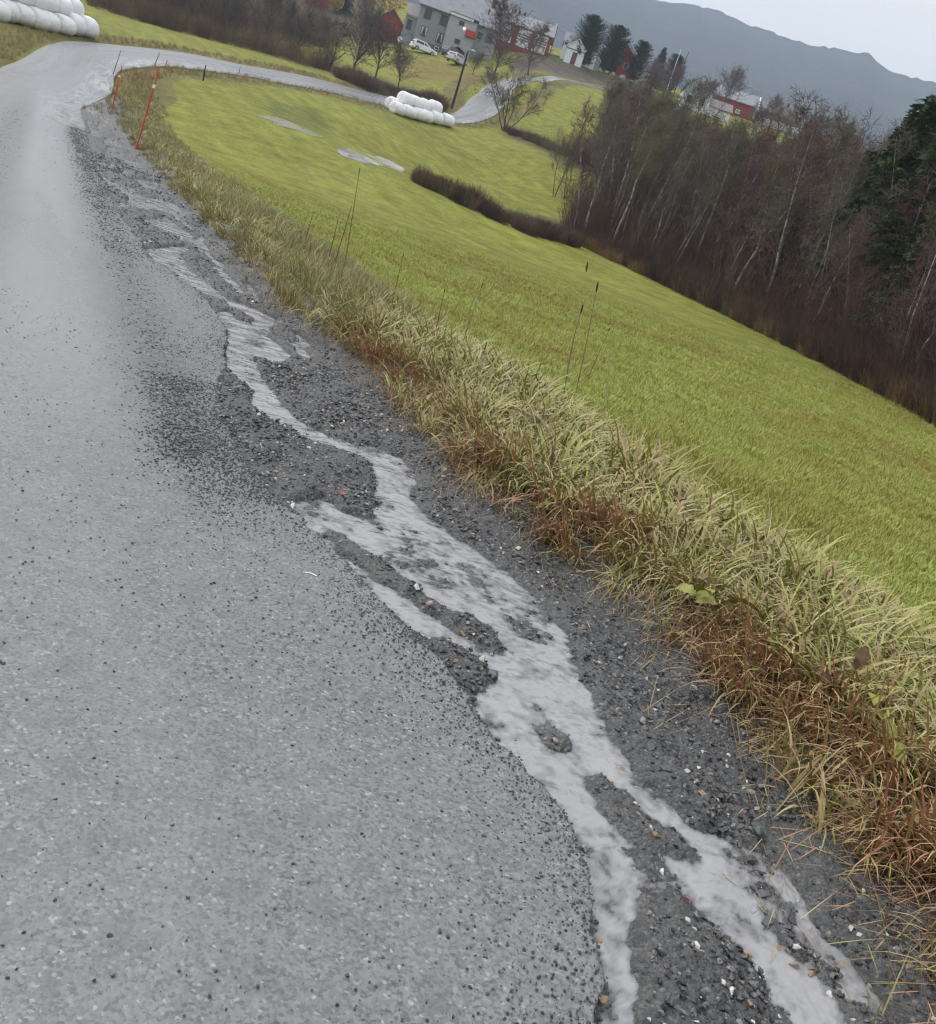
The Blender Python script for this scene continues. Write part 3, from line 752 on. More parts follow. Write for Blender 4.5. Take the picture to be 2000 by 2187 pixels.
# the large grey farmhouse
h = site('grey_farmhouse', 940, 114)
tag(h, 'large grey two-storey farmhouse with protruding front wing on the hillside', 'house')
gable_walls(h, -5.0, 8.5, 2.5, 12.5, 6.75, 10.9, M_grey, z0=1.2)
part('foundation', M_found, h, (-4.98, 8.48, 2.52, 12.4, -2.5, 1.2))
rf = gable_roof(h, -5.0, 8.5, 2.5, 12.5, 6.75, 10.9, M_roof, 0.5)
part('chimney', M_found, rf, (6.2, 6.9, 6.4, 7.2, 10.0, 12.0))
part('chimney', M_frame_b, rf, (5.9, 6.15, 4.6, 4.9, 8.0, 9.6))
part('roof_vent', M_metal, rf, (1.4, 1.6, 4.4, 4.6, 8.0, 8.75))
part('front_wing', M_grey2, h, (0.0, 4.7, 0.0, 2.6, -0.6, 6.1))
part('gutter', M_white, h, (-0.05, 3.9, -0.28, -0.02, 6.12, 6.42))
part('wing_roof', M_roof, h, (-0.15, 4.85, -0.3, 2.7, 6.44, 6.62))
bal = part('balcony', M_bright, h, (3.1, 5.0, -0.55, -0.45, 3.85, 4.75), (4.93, 5.0, -0.45, 0.0, 3.85, 4.75), (3.1, 5.0, -0.45, 0.0, 3.75, 3.85))
for a in ((-3.6, 5.3, 1.15, 1.55), (-0.85, 5.2, 1.15, 1.5), (7.2, 5.0, 1.15, 1.4)): window(h, *a, 2.5)
for a in ((-3.5, 2.65, 1.15, 1.5), (-0.75, 2.5, 1.1, 1.5)): window(h, *a, 2.5, curtains=True)
for a in ((-4.3, 1.0, 0.6, 0.5), (-0.75, 0.85, 0.8, 0.5)): window(h, *a, 2.515, frame=M_white)
window(h, 2.2, 2.6, 0.95, 0.75, 0.0, frame=M_frame_b, slats=0); window(h, 2.1, 5.35, 0.9, 0.7, 0.0, frame=M_frame_b)
window(h, 5.6, 4.9, 0.8, 1.0, 2.5)
M_glow = mat('lamp_glass', (0.9, 0.9, 0.86), 0.3); M_glow.node_tree.nodes['Principled BSDF'].inputs['Emission Color'].default_value = (1, 0.97, 0.9, 1)
M_glow.node_tree.nodes['Principled BSDF'].inputs['Emission Strength'].default_value = 2.0
wl_ = MB().lathe([(0.0, -0.16), (0.11, -0.12), (0.16, 0.0), (0.11, 0.12), (0.0, 0.16)], 10, (2.75, -0.3, 4.75)).build('wall_lamp', M_glow, h, True)
part('lamp_bracket', M_dark, wl_, (2.72, 2.78, -0.14, 0.0, 4.72, 4.78))
pr = MB().prism([(1.5, 1.15), (2.6, 1.75), (3.9, 1.15), (3.9, 1.05), (2.6, 1.62), (1.5, 1.05)], -1.6, -0.02).build('porch_roof', mat('dark_red_felt', (0.10, 0.03, 0.035), 0.8), h)
for x in (1.65, 3.75): part('porch_post', M_frame_b, h, (x - 0.06, x + 0.06, -1.5, -1.38, -0.9, 1.06))
part('side_wing', M_grey, h, (-7.0, -5.02, 3.6, 9.5, -1.5, 4.3))
MB().prismx([(3.3, 4.32), (9.6, 6.9), (9.6, 7.05), (3.3, 4.47)], -7.2, -5.05).build('side_wing_roof', M_roof2, h)
window(h, -6.2, 3.0, 0.8, 1.5, 3.6)

# red shed beside it
h = site('red_shed', 846, 93, 0.12); tag(h, 'small red gabled shed left of the grey farmhouse', 'shed')
gable_walls(h, -3.9, 0.4, 0.0, 5.0, 3.0, 4.8, M_red, 'y'); gable_roof(h, -3.9, 0.4, 0.0, 5.0, 3.0, 4.8, mat('mossy_roof', (0.26, 0.26, 0.24), 0.85, noise=0.3, nscale=4), 0.3, along='y')
part('side_room', M_red, h, (0.42, 2.0, 0.9, 4.6, -1.2, 2.0)); part('corner_board', M_white, h, (0.44, 0.66, 0.82, 0.9, -0.8, 2.0)); part('corner_board', M_white, h, (1.75, 2.0, 0.82, 0.9, -0.8, 2.0))
MB().prismx([(0.7, 2.02), (4.7, 2.5), (4.7, 2.6), (0.7, 2.12)], 0.41, 2.1).build('side_roof', M_roof2, h)
dsh = site('satellite_dish', 850, 95, 0.3); tag(dsh, 'round white satellite dish in front of the red gabled shed', 'satellite dish')
MB().lathe([(0.0, 0.05), (0.25, 0.07), (0.42, 0.16), (0.44, 0.16), (0.26, 0.04), (0.0, 0.0)], 14).build('dish', M_white, dsh, True).matrix_local = Matrix.Translation((0, -0.2, 0.85)) @ Matrix.Rotation(math.radians(80), 4, 'X')
MB().tube([(0, 0, -0.3), (0, 0, 0.85)], 0.04).build('post', M_metal, dsh)

# long red barn with white panels
h = site('red_barn', 1168, 121); tag(h, 'long red barn with grey roof and white panelled openings', 'barn')
gable_walls(h, -15.5, 0.0, 0.0, 7.5, 3.3, 5.6, M_red); rf = gable_roof(h, -15.5, 0.0, 0.0, 7.5, 3.3, 5.6, M_roof, 0.3)
for x in (-8.0, -7.2, -6.2): part('roof_vent', M_dark, rf, (x, x + 0.4, 3.5, 3.9, 5.5, 6.2))
part('ridge_finial', M_white, rf, (-0.1, 0.15, 3.6, 3.85, 5.6, 6.2))
for x in (-4.85, -1.8, -8.2):
    pn = part('white_panel', M_white, h, (x - 1.2, x + 1.2, -0.06, 0.0, 0.1, 3.0))
    for k in range(3): part('slot', M_dark, pn, (x - 1.0, x + 1.15, -0.09, -0.05, 1.15 + 0.42 * k, 1.30 + 0.42 * k))
part('verge_board', M_dark, h, (0.3, 0.42, 3.6, 3.9, -0.8, 5.75))

h = site('white_cottage', 1203, 131); tag(h, 'small white cottage with gabled porch right of the red barn', 'house')
gable_walls(h, -0.8, 5.6, 2.2, 7.2, 3.6, 5.4, M_white); rf = gable_roof(h, -0.8, 5.6, 2.2, 7.2, 3.6, 5.4, M_roof, 0.25)
part('chimney', M_found, rf, (3.0, 3.5, 4.4, 4.9, 5.2, 6.1))
gable_walls(h, 0.0, 3.3, 0.0, 2.25, 2.8, 4.2, M_white, 'y', name='porch'); gable_roof(h, 0.0, 3.3, 0.0, 2.1, 2.8, 4.2, M_white, 0.2, along='y', name='porch_roof')
part('porch_beam', M_found, h, (0.05, 3.25, -0.05, 0.0, 2.3, 2.45))
part('door', M_frame_b, h, (1.2, 2.1, -0.05, 0.0, 0.0, 2.0)); window(h, -0.4, 4.0 - 0.6, 0.5, 0.8, 2.2)
window(h, 4.4, 1.8, 0.8, 1.0, 2.2, frame=M_dark)
h = site('bright_red_house', 1312, 158); tag(h, 'bright red gabled house showing between the garden pines', 'house')
gable_walls(h, -3.4, 3.6, 0.0, 8.0, 3.2, 6.0, M_bright, 'y'); gable_roof(h, -3.4, 3.6, 0.0, 8.0, 3.2, 6.0, M_roof, 0.25, along='y')
for s in (-1, 1):
    mb = MB(); xm, ze, zr = 0.1, 2.95, 6.12
    mb.prism([(xm, zr), (xm + s * 3.8, ze + 0.05), (xm + s * 3.8, ze - 0.22), (xm, zr - 0.27)], -0.38, -0.29).build('barge_board', M_white, h)
window(h, 1.6, 1.9, 0.9, 1.1, 0.0, frame=M_white); window(h, 0.1, 4.2, 0.8, 0.9, 0.0, frame=M_white)
h = site('grey_shed', 1262, 147); tag(h, 'low grey shed with pale roof edge between two garden pines', 'shed')
gable_walls(h, -1.2, 1.3, 0.0, 2.5, 1.7, 2.4, M_grey, 'y', z0=-0.8); gable_roof(h, -1.2, 1.3, 0.0, 2.5, 1.7, 2.4, M_white, 0.15, 0.1, along='y'); part('door', M_found, h, (-0.5, 0.4, -0.04, 0.0, 0.0, 1.5))

# the second farm, half hidden by the wood
h = site('white_farmhouse', 1478, 236, 0.1); tag(h, 'white gabled farmhouse with low wing behind bare trees', 'house')
gable_walls(h, -2.4, 2.6, 0.0, 7.0, 3.6, 6.0, M_white, 'y'); gable_roof(h, -2.4, 2.6, 0.0, 7.0, 3.6, 6.0, M_roof, 0.3, along='y')
gable_walls(h, 2.62, 7.0, 1.5, 6.5, 1.9, 3.4, M_white, name='wing'); gable_roof(h, 2.64, 7.0, 1.5, 6.5, 1.9, 3.4, M_roof2, 0.25, name='wing_roof')
for a in ((-1.2, 1.7), (1.2, 1.7), (0, 4.0)): window(h, a[0], a[1], 0.9, 1.2, 0.0)
h = site('red_hay_barn', 1604, 258, 0.05); tag(h, 'red barn with grey roof and white window on the far ridge', 'barn')
gable_walls(h, -9.0, 0.0, 0.0, 8.0, 2.9, 5.4, M_red); rf = gable_roof(h, -9.0, 0.0, 0.0, 8.0, 2.9, 5.4, M_roof, 0.3)
MB().prismx([(-0.4, 2.7), (4.0, 5.6), (4.0, 5.25), (-0.4, 2.35)], 0.32, 0.6).build('verge_board', M_white, h)
window(h, -3.4, 0.95, 0.95, 0.8, 0.0, frame=M_white, slats=1, t=0.18); window(h, -5.8, 1.3, 0.8, 0.8, 0.0, frame=M_white, t=0.18)
h = site('white_based_barn', 1612, 262, 0.05); tag(h, 'barn with whitewashed base wall at the right end of the ridge', 'barn')
part('base_wall', M_white, h, (0.3, 9.5, -0.05, 7.6, -1.5, 1.5)); gable_walls(h, 0.3, 9.5, 0.0, 7.6, 2.7, 5.3, M_roof2, z0=1.5, name='boarded_wall'); rf = gable_roof(h, 0.62, 9.5, 0.0, 7.6, 2.7, 5.3, M_roof2, 0.25)
for x in (3.6, 5.4): part('chimney', M_dark, rf, (x, x + 0.5, 3.5, 4.0, 5.2, 6.1))
h = site('hillside_red_house', 690, 18, 0.2); tag(h, 'red wooden house at the top edge above the bare wood', 'house')
gable_walls(h, -3.5, 1.0, 0.0, 7.0, 4.0, 6.5, M_bright, 'y'); gable_roof(h, -3.5, 1.0, 0.0, 7.0, 4.0, 6.5, M_roof, 0.3, along='y'); window(h, 0.2, 2.3, 0.8, 1.0, 0.0, frame=M_white)

# ---------------------------------------------------------------- white wrapped bales
def bale_mesh(seed):
    rs = np.random.RandomState(seed); nx, na = 13, 26
    xs = np.array([-0.62, -0.615, -0.60, -0.56, -0.46, -0.3, -0.1, 0.1, 0.3, 0.46, 0.56, 0.60, 0.615, 0.62])
    rr_ = np.array([0.0, 0.36, 0.50, 0.575, 0.61, 0.62, 0.625, 0.625, 0.62, 0.61, 0.575, 0.50, 0.36, 0.0])
    v = []
    ph = rs.rand(6) * 6.28
    for x, r in zip(xs, rr_):
        for k in range(na):
            a = 2 * math.pi * k / na
            q = r * (1 + 0.018 * math.sin(3 * a + ph[0]) + 0.014 * math.sin(7 * a + ph[1] + 4 * x) + 0.01 * math.sin(13 * a + 9 * x + ph[2]))
            z = q * math.sin(a)
            if z < -0.5: z = -0.5 + (z + 0.5) * 0.35
            v.append((x + 0.012 * math.sin(5 * a + ph[3]), q * math.cos(a) * 1.02, z + 0.56))
    return mesh_np('bale_wrap', v, np.array([[i * na + k, i * na + (k + 1) % na, (i + 1) * na + (k + 1) % na, (i + 1) * na + k] for i in range(len(xs) - 1) for k in range(na)]), True)
n_ = NT('stretch_film')
cw = n_.mix(n_.ramp(n_.noise(6.5, 5, rough=0.8), [(0.62, 0.0), (0.74, 0.35)]), (0.90, 0.90, 0.91), (0.42, 0.43, 0.46))
n_.bump(n_.noise(7, 6, rough=0.7), 0.9, 0.12)
BALEM = n_.set(cw, 0.32, 0.5)
BMS = [bale_mesh(s) for s in range(4)]
for m_ in BMS: m_.materials.append(BALEM)
_bc = [0]
def bale(x, y, z, rz, label, group):
    o = link('round_bale', BMS[_bc[0] % 4]); _bc[0] += 1
    o.location = (x, y, z); o.rotation_euler = (0, 0, rz + random.uniform(-0.04, 0.04)); o.scale = (1, random.uniform(0.92, 1.06), random.uniform(0.86, 0.98)); o.location += Vector((random.gauss(0, 0.07), random.gauss(0, 0.07), random.gauss(0, 0.03)))
    tag(o, label, 'bale', group); return o
ORD = ['first', 'second', 'third', 'fourth', 'fifth', 'sixth', 'seventh', 'eighth', 'ninth']
def bale_row(p0, p1, n, off, z, fmt, group, skip=0.0):
    d = Vector((p1.x - p0.x, p1.y - p0.y, 0)); L = d.length; d.normalize(); nrm = Vector((-d.y, d.x, 0))
    if nrm.y < 0: nrm = -nrm
    for k in range(n):
        c_ = p0 + d * (0.62 + skip + 1.255 * k) + nrm * off
        bale(c_.x, c_.y, ground_z(c_.x, c_.y) + z, math.atan2(d.y, d.x), fmt % ORD[k], group)
pA, pB = ground(836, 240), ground(962, 272)
GRP = 'white bales beside the lane'
bale_row(pA, pB, 6, 0.0, 0.0, 'white wrapped bale, %s from left in the front row beside the lane', GRP)
bale_row(pA, pB, 5, 1.26, 0.0, 'white wrapped bale, %s from left in the rear row beside the lane', GRP, 0.5)
bale_row(pA, pB, 4, 0.75, 0.80, 'white wrapped bale, %s from left in the top layer beside the lane', GRP, 1.3)
pA, pB = ground(190, 79), ground(-40, 86)
GRP = 'white bales stacked above the bend'
pB = Vector((-31.5, 49.0, 0)); pB.z = 0
bale_row(pA, pB, 8, 0.0, 0.0, 'white wrapped bale, %s from the right in the bottom row above the bend', GRP)
bale_row(pA, pB, 8, 1.27, 0.0, 'white wrapped bale, %s from the right in the back row above the bend', GRP, 0.2)
bale_row(pA, pB, 7, 0.64, 0.94, 'white wrapped bale, %s from the right in the second layer above the bend', GRP, 0.75)
bale_row(pA, pB, 4, 0.8, 1.88, 'white wrapped bale, %s from the right in the top layer above the bend', GRP, 4.6)

# ---------------------------------------------------------------- stakes, posts, lamp, signpost
M_stake = mat('red_stake_paint', (0.52, 0.05, 0.028), 0.55, 0.4, noise=0.2, nscale=9)
M_reflect = mat('white_reflector', (0.85, 0.86, 0.86), 0.3, 0.5)
M_wood = mat('tarred_wood', (0.030, 0.026, 0.024), 0.8, 0.25, noise=0.3, nscale=8)
M_wood2 = mat('weathered_stick', (0.11, 0.095, 0.085), 0.85, 0.2, noise=0.25, nscale=12)
def stake(name, bpx, tpx, r, m, label, group, band=None, sleeve=False):
    b = ground(*bpx); dist = math.hypot(b.x, b.y); t = Vector(at(*tpx, dist)); root = empty(name, b); tag(root, label, 'marker stake', group)
    v = t - b
    MB().tube([-v * 0.06, v * 0.35 + Vector((0.004, 0, 0)), v * 0.7, v], [r, r * 0.95, r * 0.85, r * 0.7], 8).build('pole', m, root)
    if band: MB().tube([v * band[0], v * band[1]], r * 1.7, 8).build('reflector_band', M_reflect, root)
    if sleeve: MB().tube([-v * 0.05, v * 0.075], [r * 2.3, r * 1.8], 8).build('foot_sleeve', m, root)
G_ = 'snow stakes along the bend'
stake('snow_stake', (290, 322), (341, 145), 0.020, M_stake, 'tall red snow stake with white reflector band on the near verge', G_, (0.76, 0.80), True)
stake('snow_stake', (240, 232), (261, 141), 0.022, M_stake, 'red snow stake standing farther off at the inner bend', G_, (0.74, 0.78))
stake('snow_stake', (352, 146), (358, 128), 0.025, M_stake, 'thin red snow stake at the top edge of the field', G_)
stake('wooden_stake', (242, 158), (259, 107), 0.02, M_wood2, 'bare dark stick at the edge of the bend, left of the other stick', G_)
stake('wooden_stake', (330, 141), (341, 114), 0.025, M_wood2, 'bare dark stick against the pale road, right of the red stake', G_)
stake('wooden_post', (434, 172), (440, 139), 0.045, M_wood, 'short dark post rising from a scrubby clump at the field edge', G_)
stake('wooden_stake', (510, 158), (514, 143), 0.025, M_wood2, 'thin stick beside the pale road above the field', G_)
lp = ground(965, 231); root = empty('street_lamp', lp, -az_of(lp)); tag(root, 'dark wooden lamp pole beside the lane in front of the farmhouse', 'street lamp')
MB().tube([(0, 0, -0.5), (0.02, 0, 3), (0.0, 0, 6.0)], [0.15, 0.13, 0.11], 10).build('pole', M_wood, root)
ar = MB().tube([(0, 0, 5.6), (0.05, -0.3, 5.95), (0.25, -0.8, 6.1), (0.5, -1.2, 6.05)], 0.035, 6).build('arm', M_metal, root)
MB().lathe([(0.0, 0.14), (0.10, 0.12), (0.2, 0.02), (0.23, -0.05), (0.15, -0.12), (0.0, -0.14)], 12, (0.55, -1.3, 6.0)).build('lamp_head', M_metal, root, True)
sg = ground(113, 56); dist = math.hypot(sg.x, sg.y); root = empty('signpost', sg, -az_of(sg)); tag(root, 'grey metal road signpost in front of the white bale stack', 'sign')
MB().tube([(0, 0, -0.4), (0, 0, 2.6)], 0.045, 8).build('post', M_metal, root)
sgp = MB().box(-0.34, 0.34, -0.05, -0.02, 1.72, 2.5).build('sign_panel', M_metal, root); part('clamp', M_dark, root, (-0.09, 0.09, -0.018, 0.06, 1.55, 1.68))
for (a, b, m_, lab) in (((1437, 157), (1456, 108), M_white, 'white flagpole standing behind the bare wood'), ((1455, 157), (1470, 113), M_wood, 'dark pole right of the white flagpole')):
    p = Vector(at(*a, 200)); g = ground_z(p.x, p.y); root = empty('tall_pole', (p.x, p.y, g)); tag(root, lab, 'pole')
    t = Vector(at(*b, 200)); MB().tube([(0, 0, -0.5), (0, 0, t.z - g)], [0.09, 0.05], 8).build('shaft', m_, root); MB().lathe([(0, 0.16), (0.09, 0.08), (0.09, 0.0), (0.0, -0.02)], 8, (0, 0, t.z - g)).build('cap', m_, root)
wp = [Vector(at(*q)) for q in ((560, -10, 175), (700, 38, 178), (850, 84, 181))]
wire = MB().tube([wp[0], (wp[0] + wp[1]) / 2 - Vector((0, 0, 0.3)), wp[1], (wp[2] + wp[1]) / 2 - Vector((0, 0, 0.2)), wp[2]], 0.035, 5).build('overhead_wire', M_metal)
tag(wire, 'thin pale overhead wire running down to the red shed', 'wire')

# ---------------------------------------------------------------- cars in the farmyard
M_tyre = mat('tyre_rubber', (0.02, 0.02, 0.02), 0.85); M_tail = mat('tail_light', (0.4, 0.02, 0.02), 0.3)
def car(px, py, yaw, paint, label, hgt=1.5, L=4.3):
    p = ground(px, py); r = empty('parked_car', (p.x, p.y, p.z + 0.02), -az_of(p) + yaw); tag(r, label, 'car', 'cars in the farmyard')
    h = L / 2; w = 0.86
    low = [(-h, 0.35), (-h + 0.05, 0.85), (-h + 0.12, 0.98), (h - 1.15, 0.98), (h - 0.15, 0.80), (h, 0.60), (h - 0.02, 0.32), (h - 0.5, 0.24), (-h + 0.4, 0.24)]
    b = MB().prism(low, -w, w).build('body', paint, r)
    m_ = b.modifiers.new('bevel', 'BEVEL'); m_.width = 0.07; m_.segments = 2
    cabv = [(-h + 0.14, 0.97), (-h + 0.42, hgt - 0.06), (-h + 0.9, hgt), (h - 2.1, hgt - 0.02), (h - 1.2, 0.97)]
    mb = MB(); n = len(cabv)
    v = [(x, -w * (0.98 if z < 1 else 0.78), z) for x, z in cabv] + [(x, w * (0.98 if z < 1 else 0.78), z) for x, z in cabv]
    mb.add(v, [tuple(range(n)), tuple(range(2 * n - 1, n - 1, -1))] + [(i, i + n, (i + 1) % n + n, (i + 1) % n) for i in range(n)])
    mb.build('cabin', paint, r)
    for s in (-1, 1):
        z0, z1 = 1.02, hgt - 0.14
        yy = lambda z: s * (w * (0.98 + (0.78 - 0.98) * (z - 0.97) / (hgt - 0.97)) + 0.012)
        for a, b2, c_, d_ in ((-h + 0.42, -h + 0.62, -0.32, -0.32), (-0.22, -0.22, h - 2.18, h - 1.62)):
            MB().add([(a, yy(z0), z0), (d_, yy(z0), z0), (c_, yy(z1), z1), (b2, yy(z1), z1), (a, yy(z0) - s * 0.02, z0), (d_, yy(z0) - s * 0.02, z0), (c_, yy(z1) - s * 0.02, z1), (b2, yy(z1) - s * 0.02, z1)],
                     [(0, 1, 2, 3), (4, 7, 6, 5), (0, 4, 5, 1), (1, 5, 6, 2), (2, 6, 7, 3), (3, 7, 4, 0)]).build('side_window', M_pane, r)
    MB().add([(-h + 0.13, -0.62, 1.06), (-h + 0.13, 0.62, 1.06), (-h + 0.37, 0.55, hgt - 0.16), (-h + 0.37, -0.55, hgt - 0.16)], [(0, 1, 2, 3)]).build('rear_window', M_pane, r)
    MB().add([(h - 1.22, -0.66, 1.04), (h - 1.22, 0.66, 1.04), (h - 1.98, 0.58, hgt - 0.1), (h - 1.98, -0.58, hgt - 0.1)], [(0, 1, 2, 3)]).build('windscreen', M_pane, r)
    for x in (-h + 0.8, h - 0.85):
        for s in (-1, 1):
            wh = MB().tube([(x, s * 0.70, 0.32), (x, s * 0.90, 0.32)], 0.32, 16).build('wheel', M_tyre, r); MB().tube([(x, s * 0.895, 0.32), (x, s * 0.915, 0.32)], 0.19, 12).build('rim', M_metal, wh)
    for s in (-1, 1):
        part('tail_light', M_tail, r, (-h - 0.01, -h + 0.12, s * 0.72 - 0.12, s * 0.72 + 0.12, 0.72, 0.92)); part('headlight', M_reflect, r, (h - 0.12, h + 0.005, s * 0.66 - 0.14, s * 0.66 + 0.14, 0.60, 0.72))
Mw = mat('white_car_paint', (0.72, 0.73, 0.74), 0.25, 0.5); Mb = mat('dark_blue_car_paint', (0.06, 0.07, 0.11), 0.25, 0.5); Ms = mat('silver_car_paint', (0.52, 0.53, 0.53), 0.3, 0.5)
car(902, 113, 0.35, Mw, 'white car parked alone below the grey farmhouse', 1.55)
car(964, 125, 0.9, Mb, 'dark blue car parked against the farmhouse wing', 1.6)
car(975, 138, 1.0, Ms, 'pale silver car parked in front of the dark blue one', 1.5)

# ---------------------------------------------------------------- scattering (one object of uncountable stuff; shared clumps placed on points)
def scatter(name, meshes, P, rot, scl, idx, tint, label=None, cat=None):
    me = bpy.data.meshes.new(name); n = len(P)
    me.vertices.add(n); me.vertices.foreach_set('co', np.asarray(P, np.float32).ravel())
    for nm, typ, key, arr in (('rot', 'FLOAT_VECTOR', 'vector', rot), ('scl', 'FLOAT', 'value', scl), ('idx', 'INT', 'value', idx), ('tint', 'FLOAT', 'value', tint)):
        a = me.attributes.new(nm, typ, 'POINT'); a.data.foreach_set(key, np.asarray(arr, np.int32 if typ == 'INT' else np.float32).ravel())
    c_ = bpy.data.collections.new(name + '_kinds')
    for i, m_ in enumerate(meshes):
        c_.objects.link(bpy.data.objects.new('%s_kind_%02d' % (name, i), m_))
    ng = bpy.data.node_groups.new(name, 'GeometryNodeTree')
    ng.interface.new_socket('Geometry', in_out='INPUT', socket_type='NodeSocketGeometry'); ng.interface.new_socket('Geometry', in_out='OUTPUT', socket_type='NodeSocketGeometry')
    gi, go = ng.nodes.new('NodeGroupInput'), ng.nodes.new('NodeGroupOutput')
    ip = ng.nodes.new('GeometryNodeInstanceOnPoints'); ci = ng.nodes.new('GeometryNodeCollectionInfo')
    ci.inputs['Collection'].default_value = c_; ci.inputs['Separate Children'].default_value = True; ci.inputs['Reset Children'].default_value = True
    def na(nm, typ):
        q = ng.nodes.new('GeometryNodeInputNamedAttribute'); q.data_type = typ; q.inputs['Name'].default_value = nm; return q.outputs['Attribute']
    ng.links.new(gi.outputs[0], ip.inputs['Points']); ng.links.new(ci.outputs[0], ip.inputs['Instance']); ip.inputs['Pick Instance'].default_value = True
    ng.links.new(na('idx', 'INT'), ip.inputs['Instance Index']); ng.links.new(na('rot', 'FLOAT_VECTOR'), ip.inputs['Rotation']); ng.links.new(na('scl', 'FLOAT'), ip.inputs['Scale'])
    ng.links.new(ip.outputs[0], go.inputs[0])
    o = link(name, me); o.modifiers.new('scatter', 'NODES').node_group = ng
    tag(o, label, cat, kind='stuff'); return o

def blades(seed, n, lmin, lmax, w, lean, droop, base_r, side=None, k=5):
    """a clump of grass blades; side = (angle, spread) makes them all fall one way"""
    rs = np.random.RandomState(seed)
    a0 = rs.rand(n) * 6.283; r0 = base_r * np.sqrt(rs.rand(n))
    az = a0 + rs.randn(n) * 0.8 if side is None else side[0] + rs.randn(n) * side[1]
    L = lmin + (lmax - lmin) * rs.rand(n); ln = lean * (0.3 + rs.rand(n)); dp = droop * (0.3 + 1.1 * rs.rand(n))
    u = np.linspace(0, 1, k + 1)[None]
    th = (ln[:, None] + dp[:, None] * u ** 1.3)                       # angle from vertical along the blade
    th = np.clip(th, 0, 2.6)
    dl = (L / k)[:, None]
    hx = np.concatenate([np.zeros((n, 1)), np.cumsum(np.sin(th[:, :-1]) * dl, 1)], 1); hz = np.concatenate([np.zeros((n, 1)), np.cumsum(np.cos(th[:, :-1]) * dl, 1)], 1)
    cx, cy = (r0 * np.cos(a0))[:, None] + hx * np.cos(az)[:, None], (r0 * np.sin(a0))[:, None] + hx * np.sin(az)[:, None]
    ww = (w * (0.6 + 0.8 * rs.rand(n)))[:, None] * np.clip(1.05 - u ** 1.6, 0.04, 1) * (0.65 + 0.7 * np.minimum(u * 3, 1) * 0.5)
    tw = az + 1.57 + rs.randn(n) * 0.5
    ox, oy = ww * np.cos(tw)[:, None], ww * np.sin(tw)[:, None]
    hz = np.maximum(hz, -0.02)
    A = np.stack([cx - ox, cy - oy, hz], 2); B = np.stack([cx + ox, cy + oy, hz + 0.15 * ww], 2)
    v = np.stack([A, B], 2).reshape(-1, 3)
    i = np.arange(n)[:, None] * 2 * (k + 1) + np.arange(k)[None] * 2
    f = np.stack([i, i + 1, i + 3, i + 2], 2).reshape(-1, 4)
    me = mesh_np('blades', v, f, True)
    vflt(me, 'bc', np.repeat(rs.rand(n), 2 * (k + 1))); vflt(me, 'bh', np.tile(np.repeat(u[0], 2), n))
    return me
def blade_mat(name, rampA, rampB, tipcol=(0.36, 0.32, 0.20), tipk=0.28):
    n_ = NT(name); bc = n_.attr('bc', 'Fac'); bh = n_.attr('bh', 'Fac'); ti = n_.attr('tint', 'Fac', 'INSTANCER')
    c_ = n_.mix(ti, n_.ramp(bc, rampA), n_.ramp(bc, rampB))
    c_ = n_.mix(n_.math('MULTIPLY', n_.ramp(bh, [(0.35, 0.0), (1.0, tipk)]), n_.math('SUBTRACT', 1.0, ti)), c_, tipcol)
    n_.l(c_, n_.b.inputs['Base Color']); m = n_.set(None, 0.5, 0.3)
    return m
VG = blade_mat('verge_blades', [(0.0, (0.42, 0.38, 0.22)), (0.18, (0.32, 0.32, 0.08)), (0.40, (0.17, 0.22, 0.045)), (0.58, (0.33, 0.34, 0.075)), (0.76, (0.46, 0.40, 0.20)), (0.90, (0.32, 0.19, 0.10)), (1.0, (0.06, 0.045, 0.03))],
               [(0.0, (0.42, 0.21, 0.13)), (0.3, (0.31, 0.15, 0.09)), (0.5, (0.43, 0.27, 0.14)), (0.66, (0.20, 0.11, 0.07)), (0.82, (0.44, 0.37, 0.15)), (1.0, (0.26, 0.28, 0.08))])
DG = blade_mat('dry_blades', [(0.0, (0.42, 0.37, 0.17)), (0.35, (0.32, 0.29, 0.10)), (0.7, (0.20, 0.21, 0.06)), (1.0, (0.10, 0.08, 0.04))], [(0.0, (0.33, 0.18, 0.08)), (0.5, (0.26, 0.13, 0.06)), (1.0, (0.28, 0.20, 0.09))])
FG = blade_mat('field_blades', [(0.0, (0.28, 0.33, 0.06)), (0.4, (0.36, 0.38, 0.065)), (0.75, (0.24, 0.31, 0.06)), (1.0, (0.44, 0.40, 0.12))],
               [(0.0, (0.34, 0.29, 0.06)), (0.5, (0.28, 0.25, 0.045)), (1.0, (0.26, 0.19, 0.07))], (0.36, 0.37, 0.13), 0.4)
upr = [blades(i, 20, 0.18, 0.48, 0.0095, 0.6, 2.3, 0.13) for i in range(4)]
lax = [blades(20 + i, 24, 0.24, 0.48, 0.0072, 0.7, 1.4, 0.10, (math.pi, 0.8)) for i in range(3)]
dry = [blades(40 + i, 30, 0.20, 0.45, 0.0035, 0.3, 1.0, 0.09) for i in range(3)]
wdl = [blades(50 + i, 9, 0.10, 0.24, 0.022, 0.7, 1.6, 0.07) for i in range(2)]
for m_ in upr + lax + wdl: m_.materials.append(VG)
for m_ in dry: m_.materials.append(DG)
rs = np.random.RandomState(3)
def verge_points(n, s0, s1, t0, t1):
    s = s0 + (s1 - s0) * rs.rand(n); q = rs.rand(n)
    return s, q, t_grass(np.clip(s, -40, 43)) + t0 + (t1 - t0) * q
S, Q, T = [], [], []
for a in ((900, -1.2, 3.0, -0.02, 2.1), (1700, 2.0, 9.0, -0.02, 1.95), (1700, 9, 20, -0.02, 1.9), (1500, 20, 50, -0.02, 2.0)):
    s, q, t = verge_points(*a); S.append(s); Q.append(q); T.append(t)
S, Q, T = map(np.concatenate, (S, Q, T))
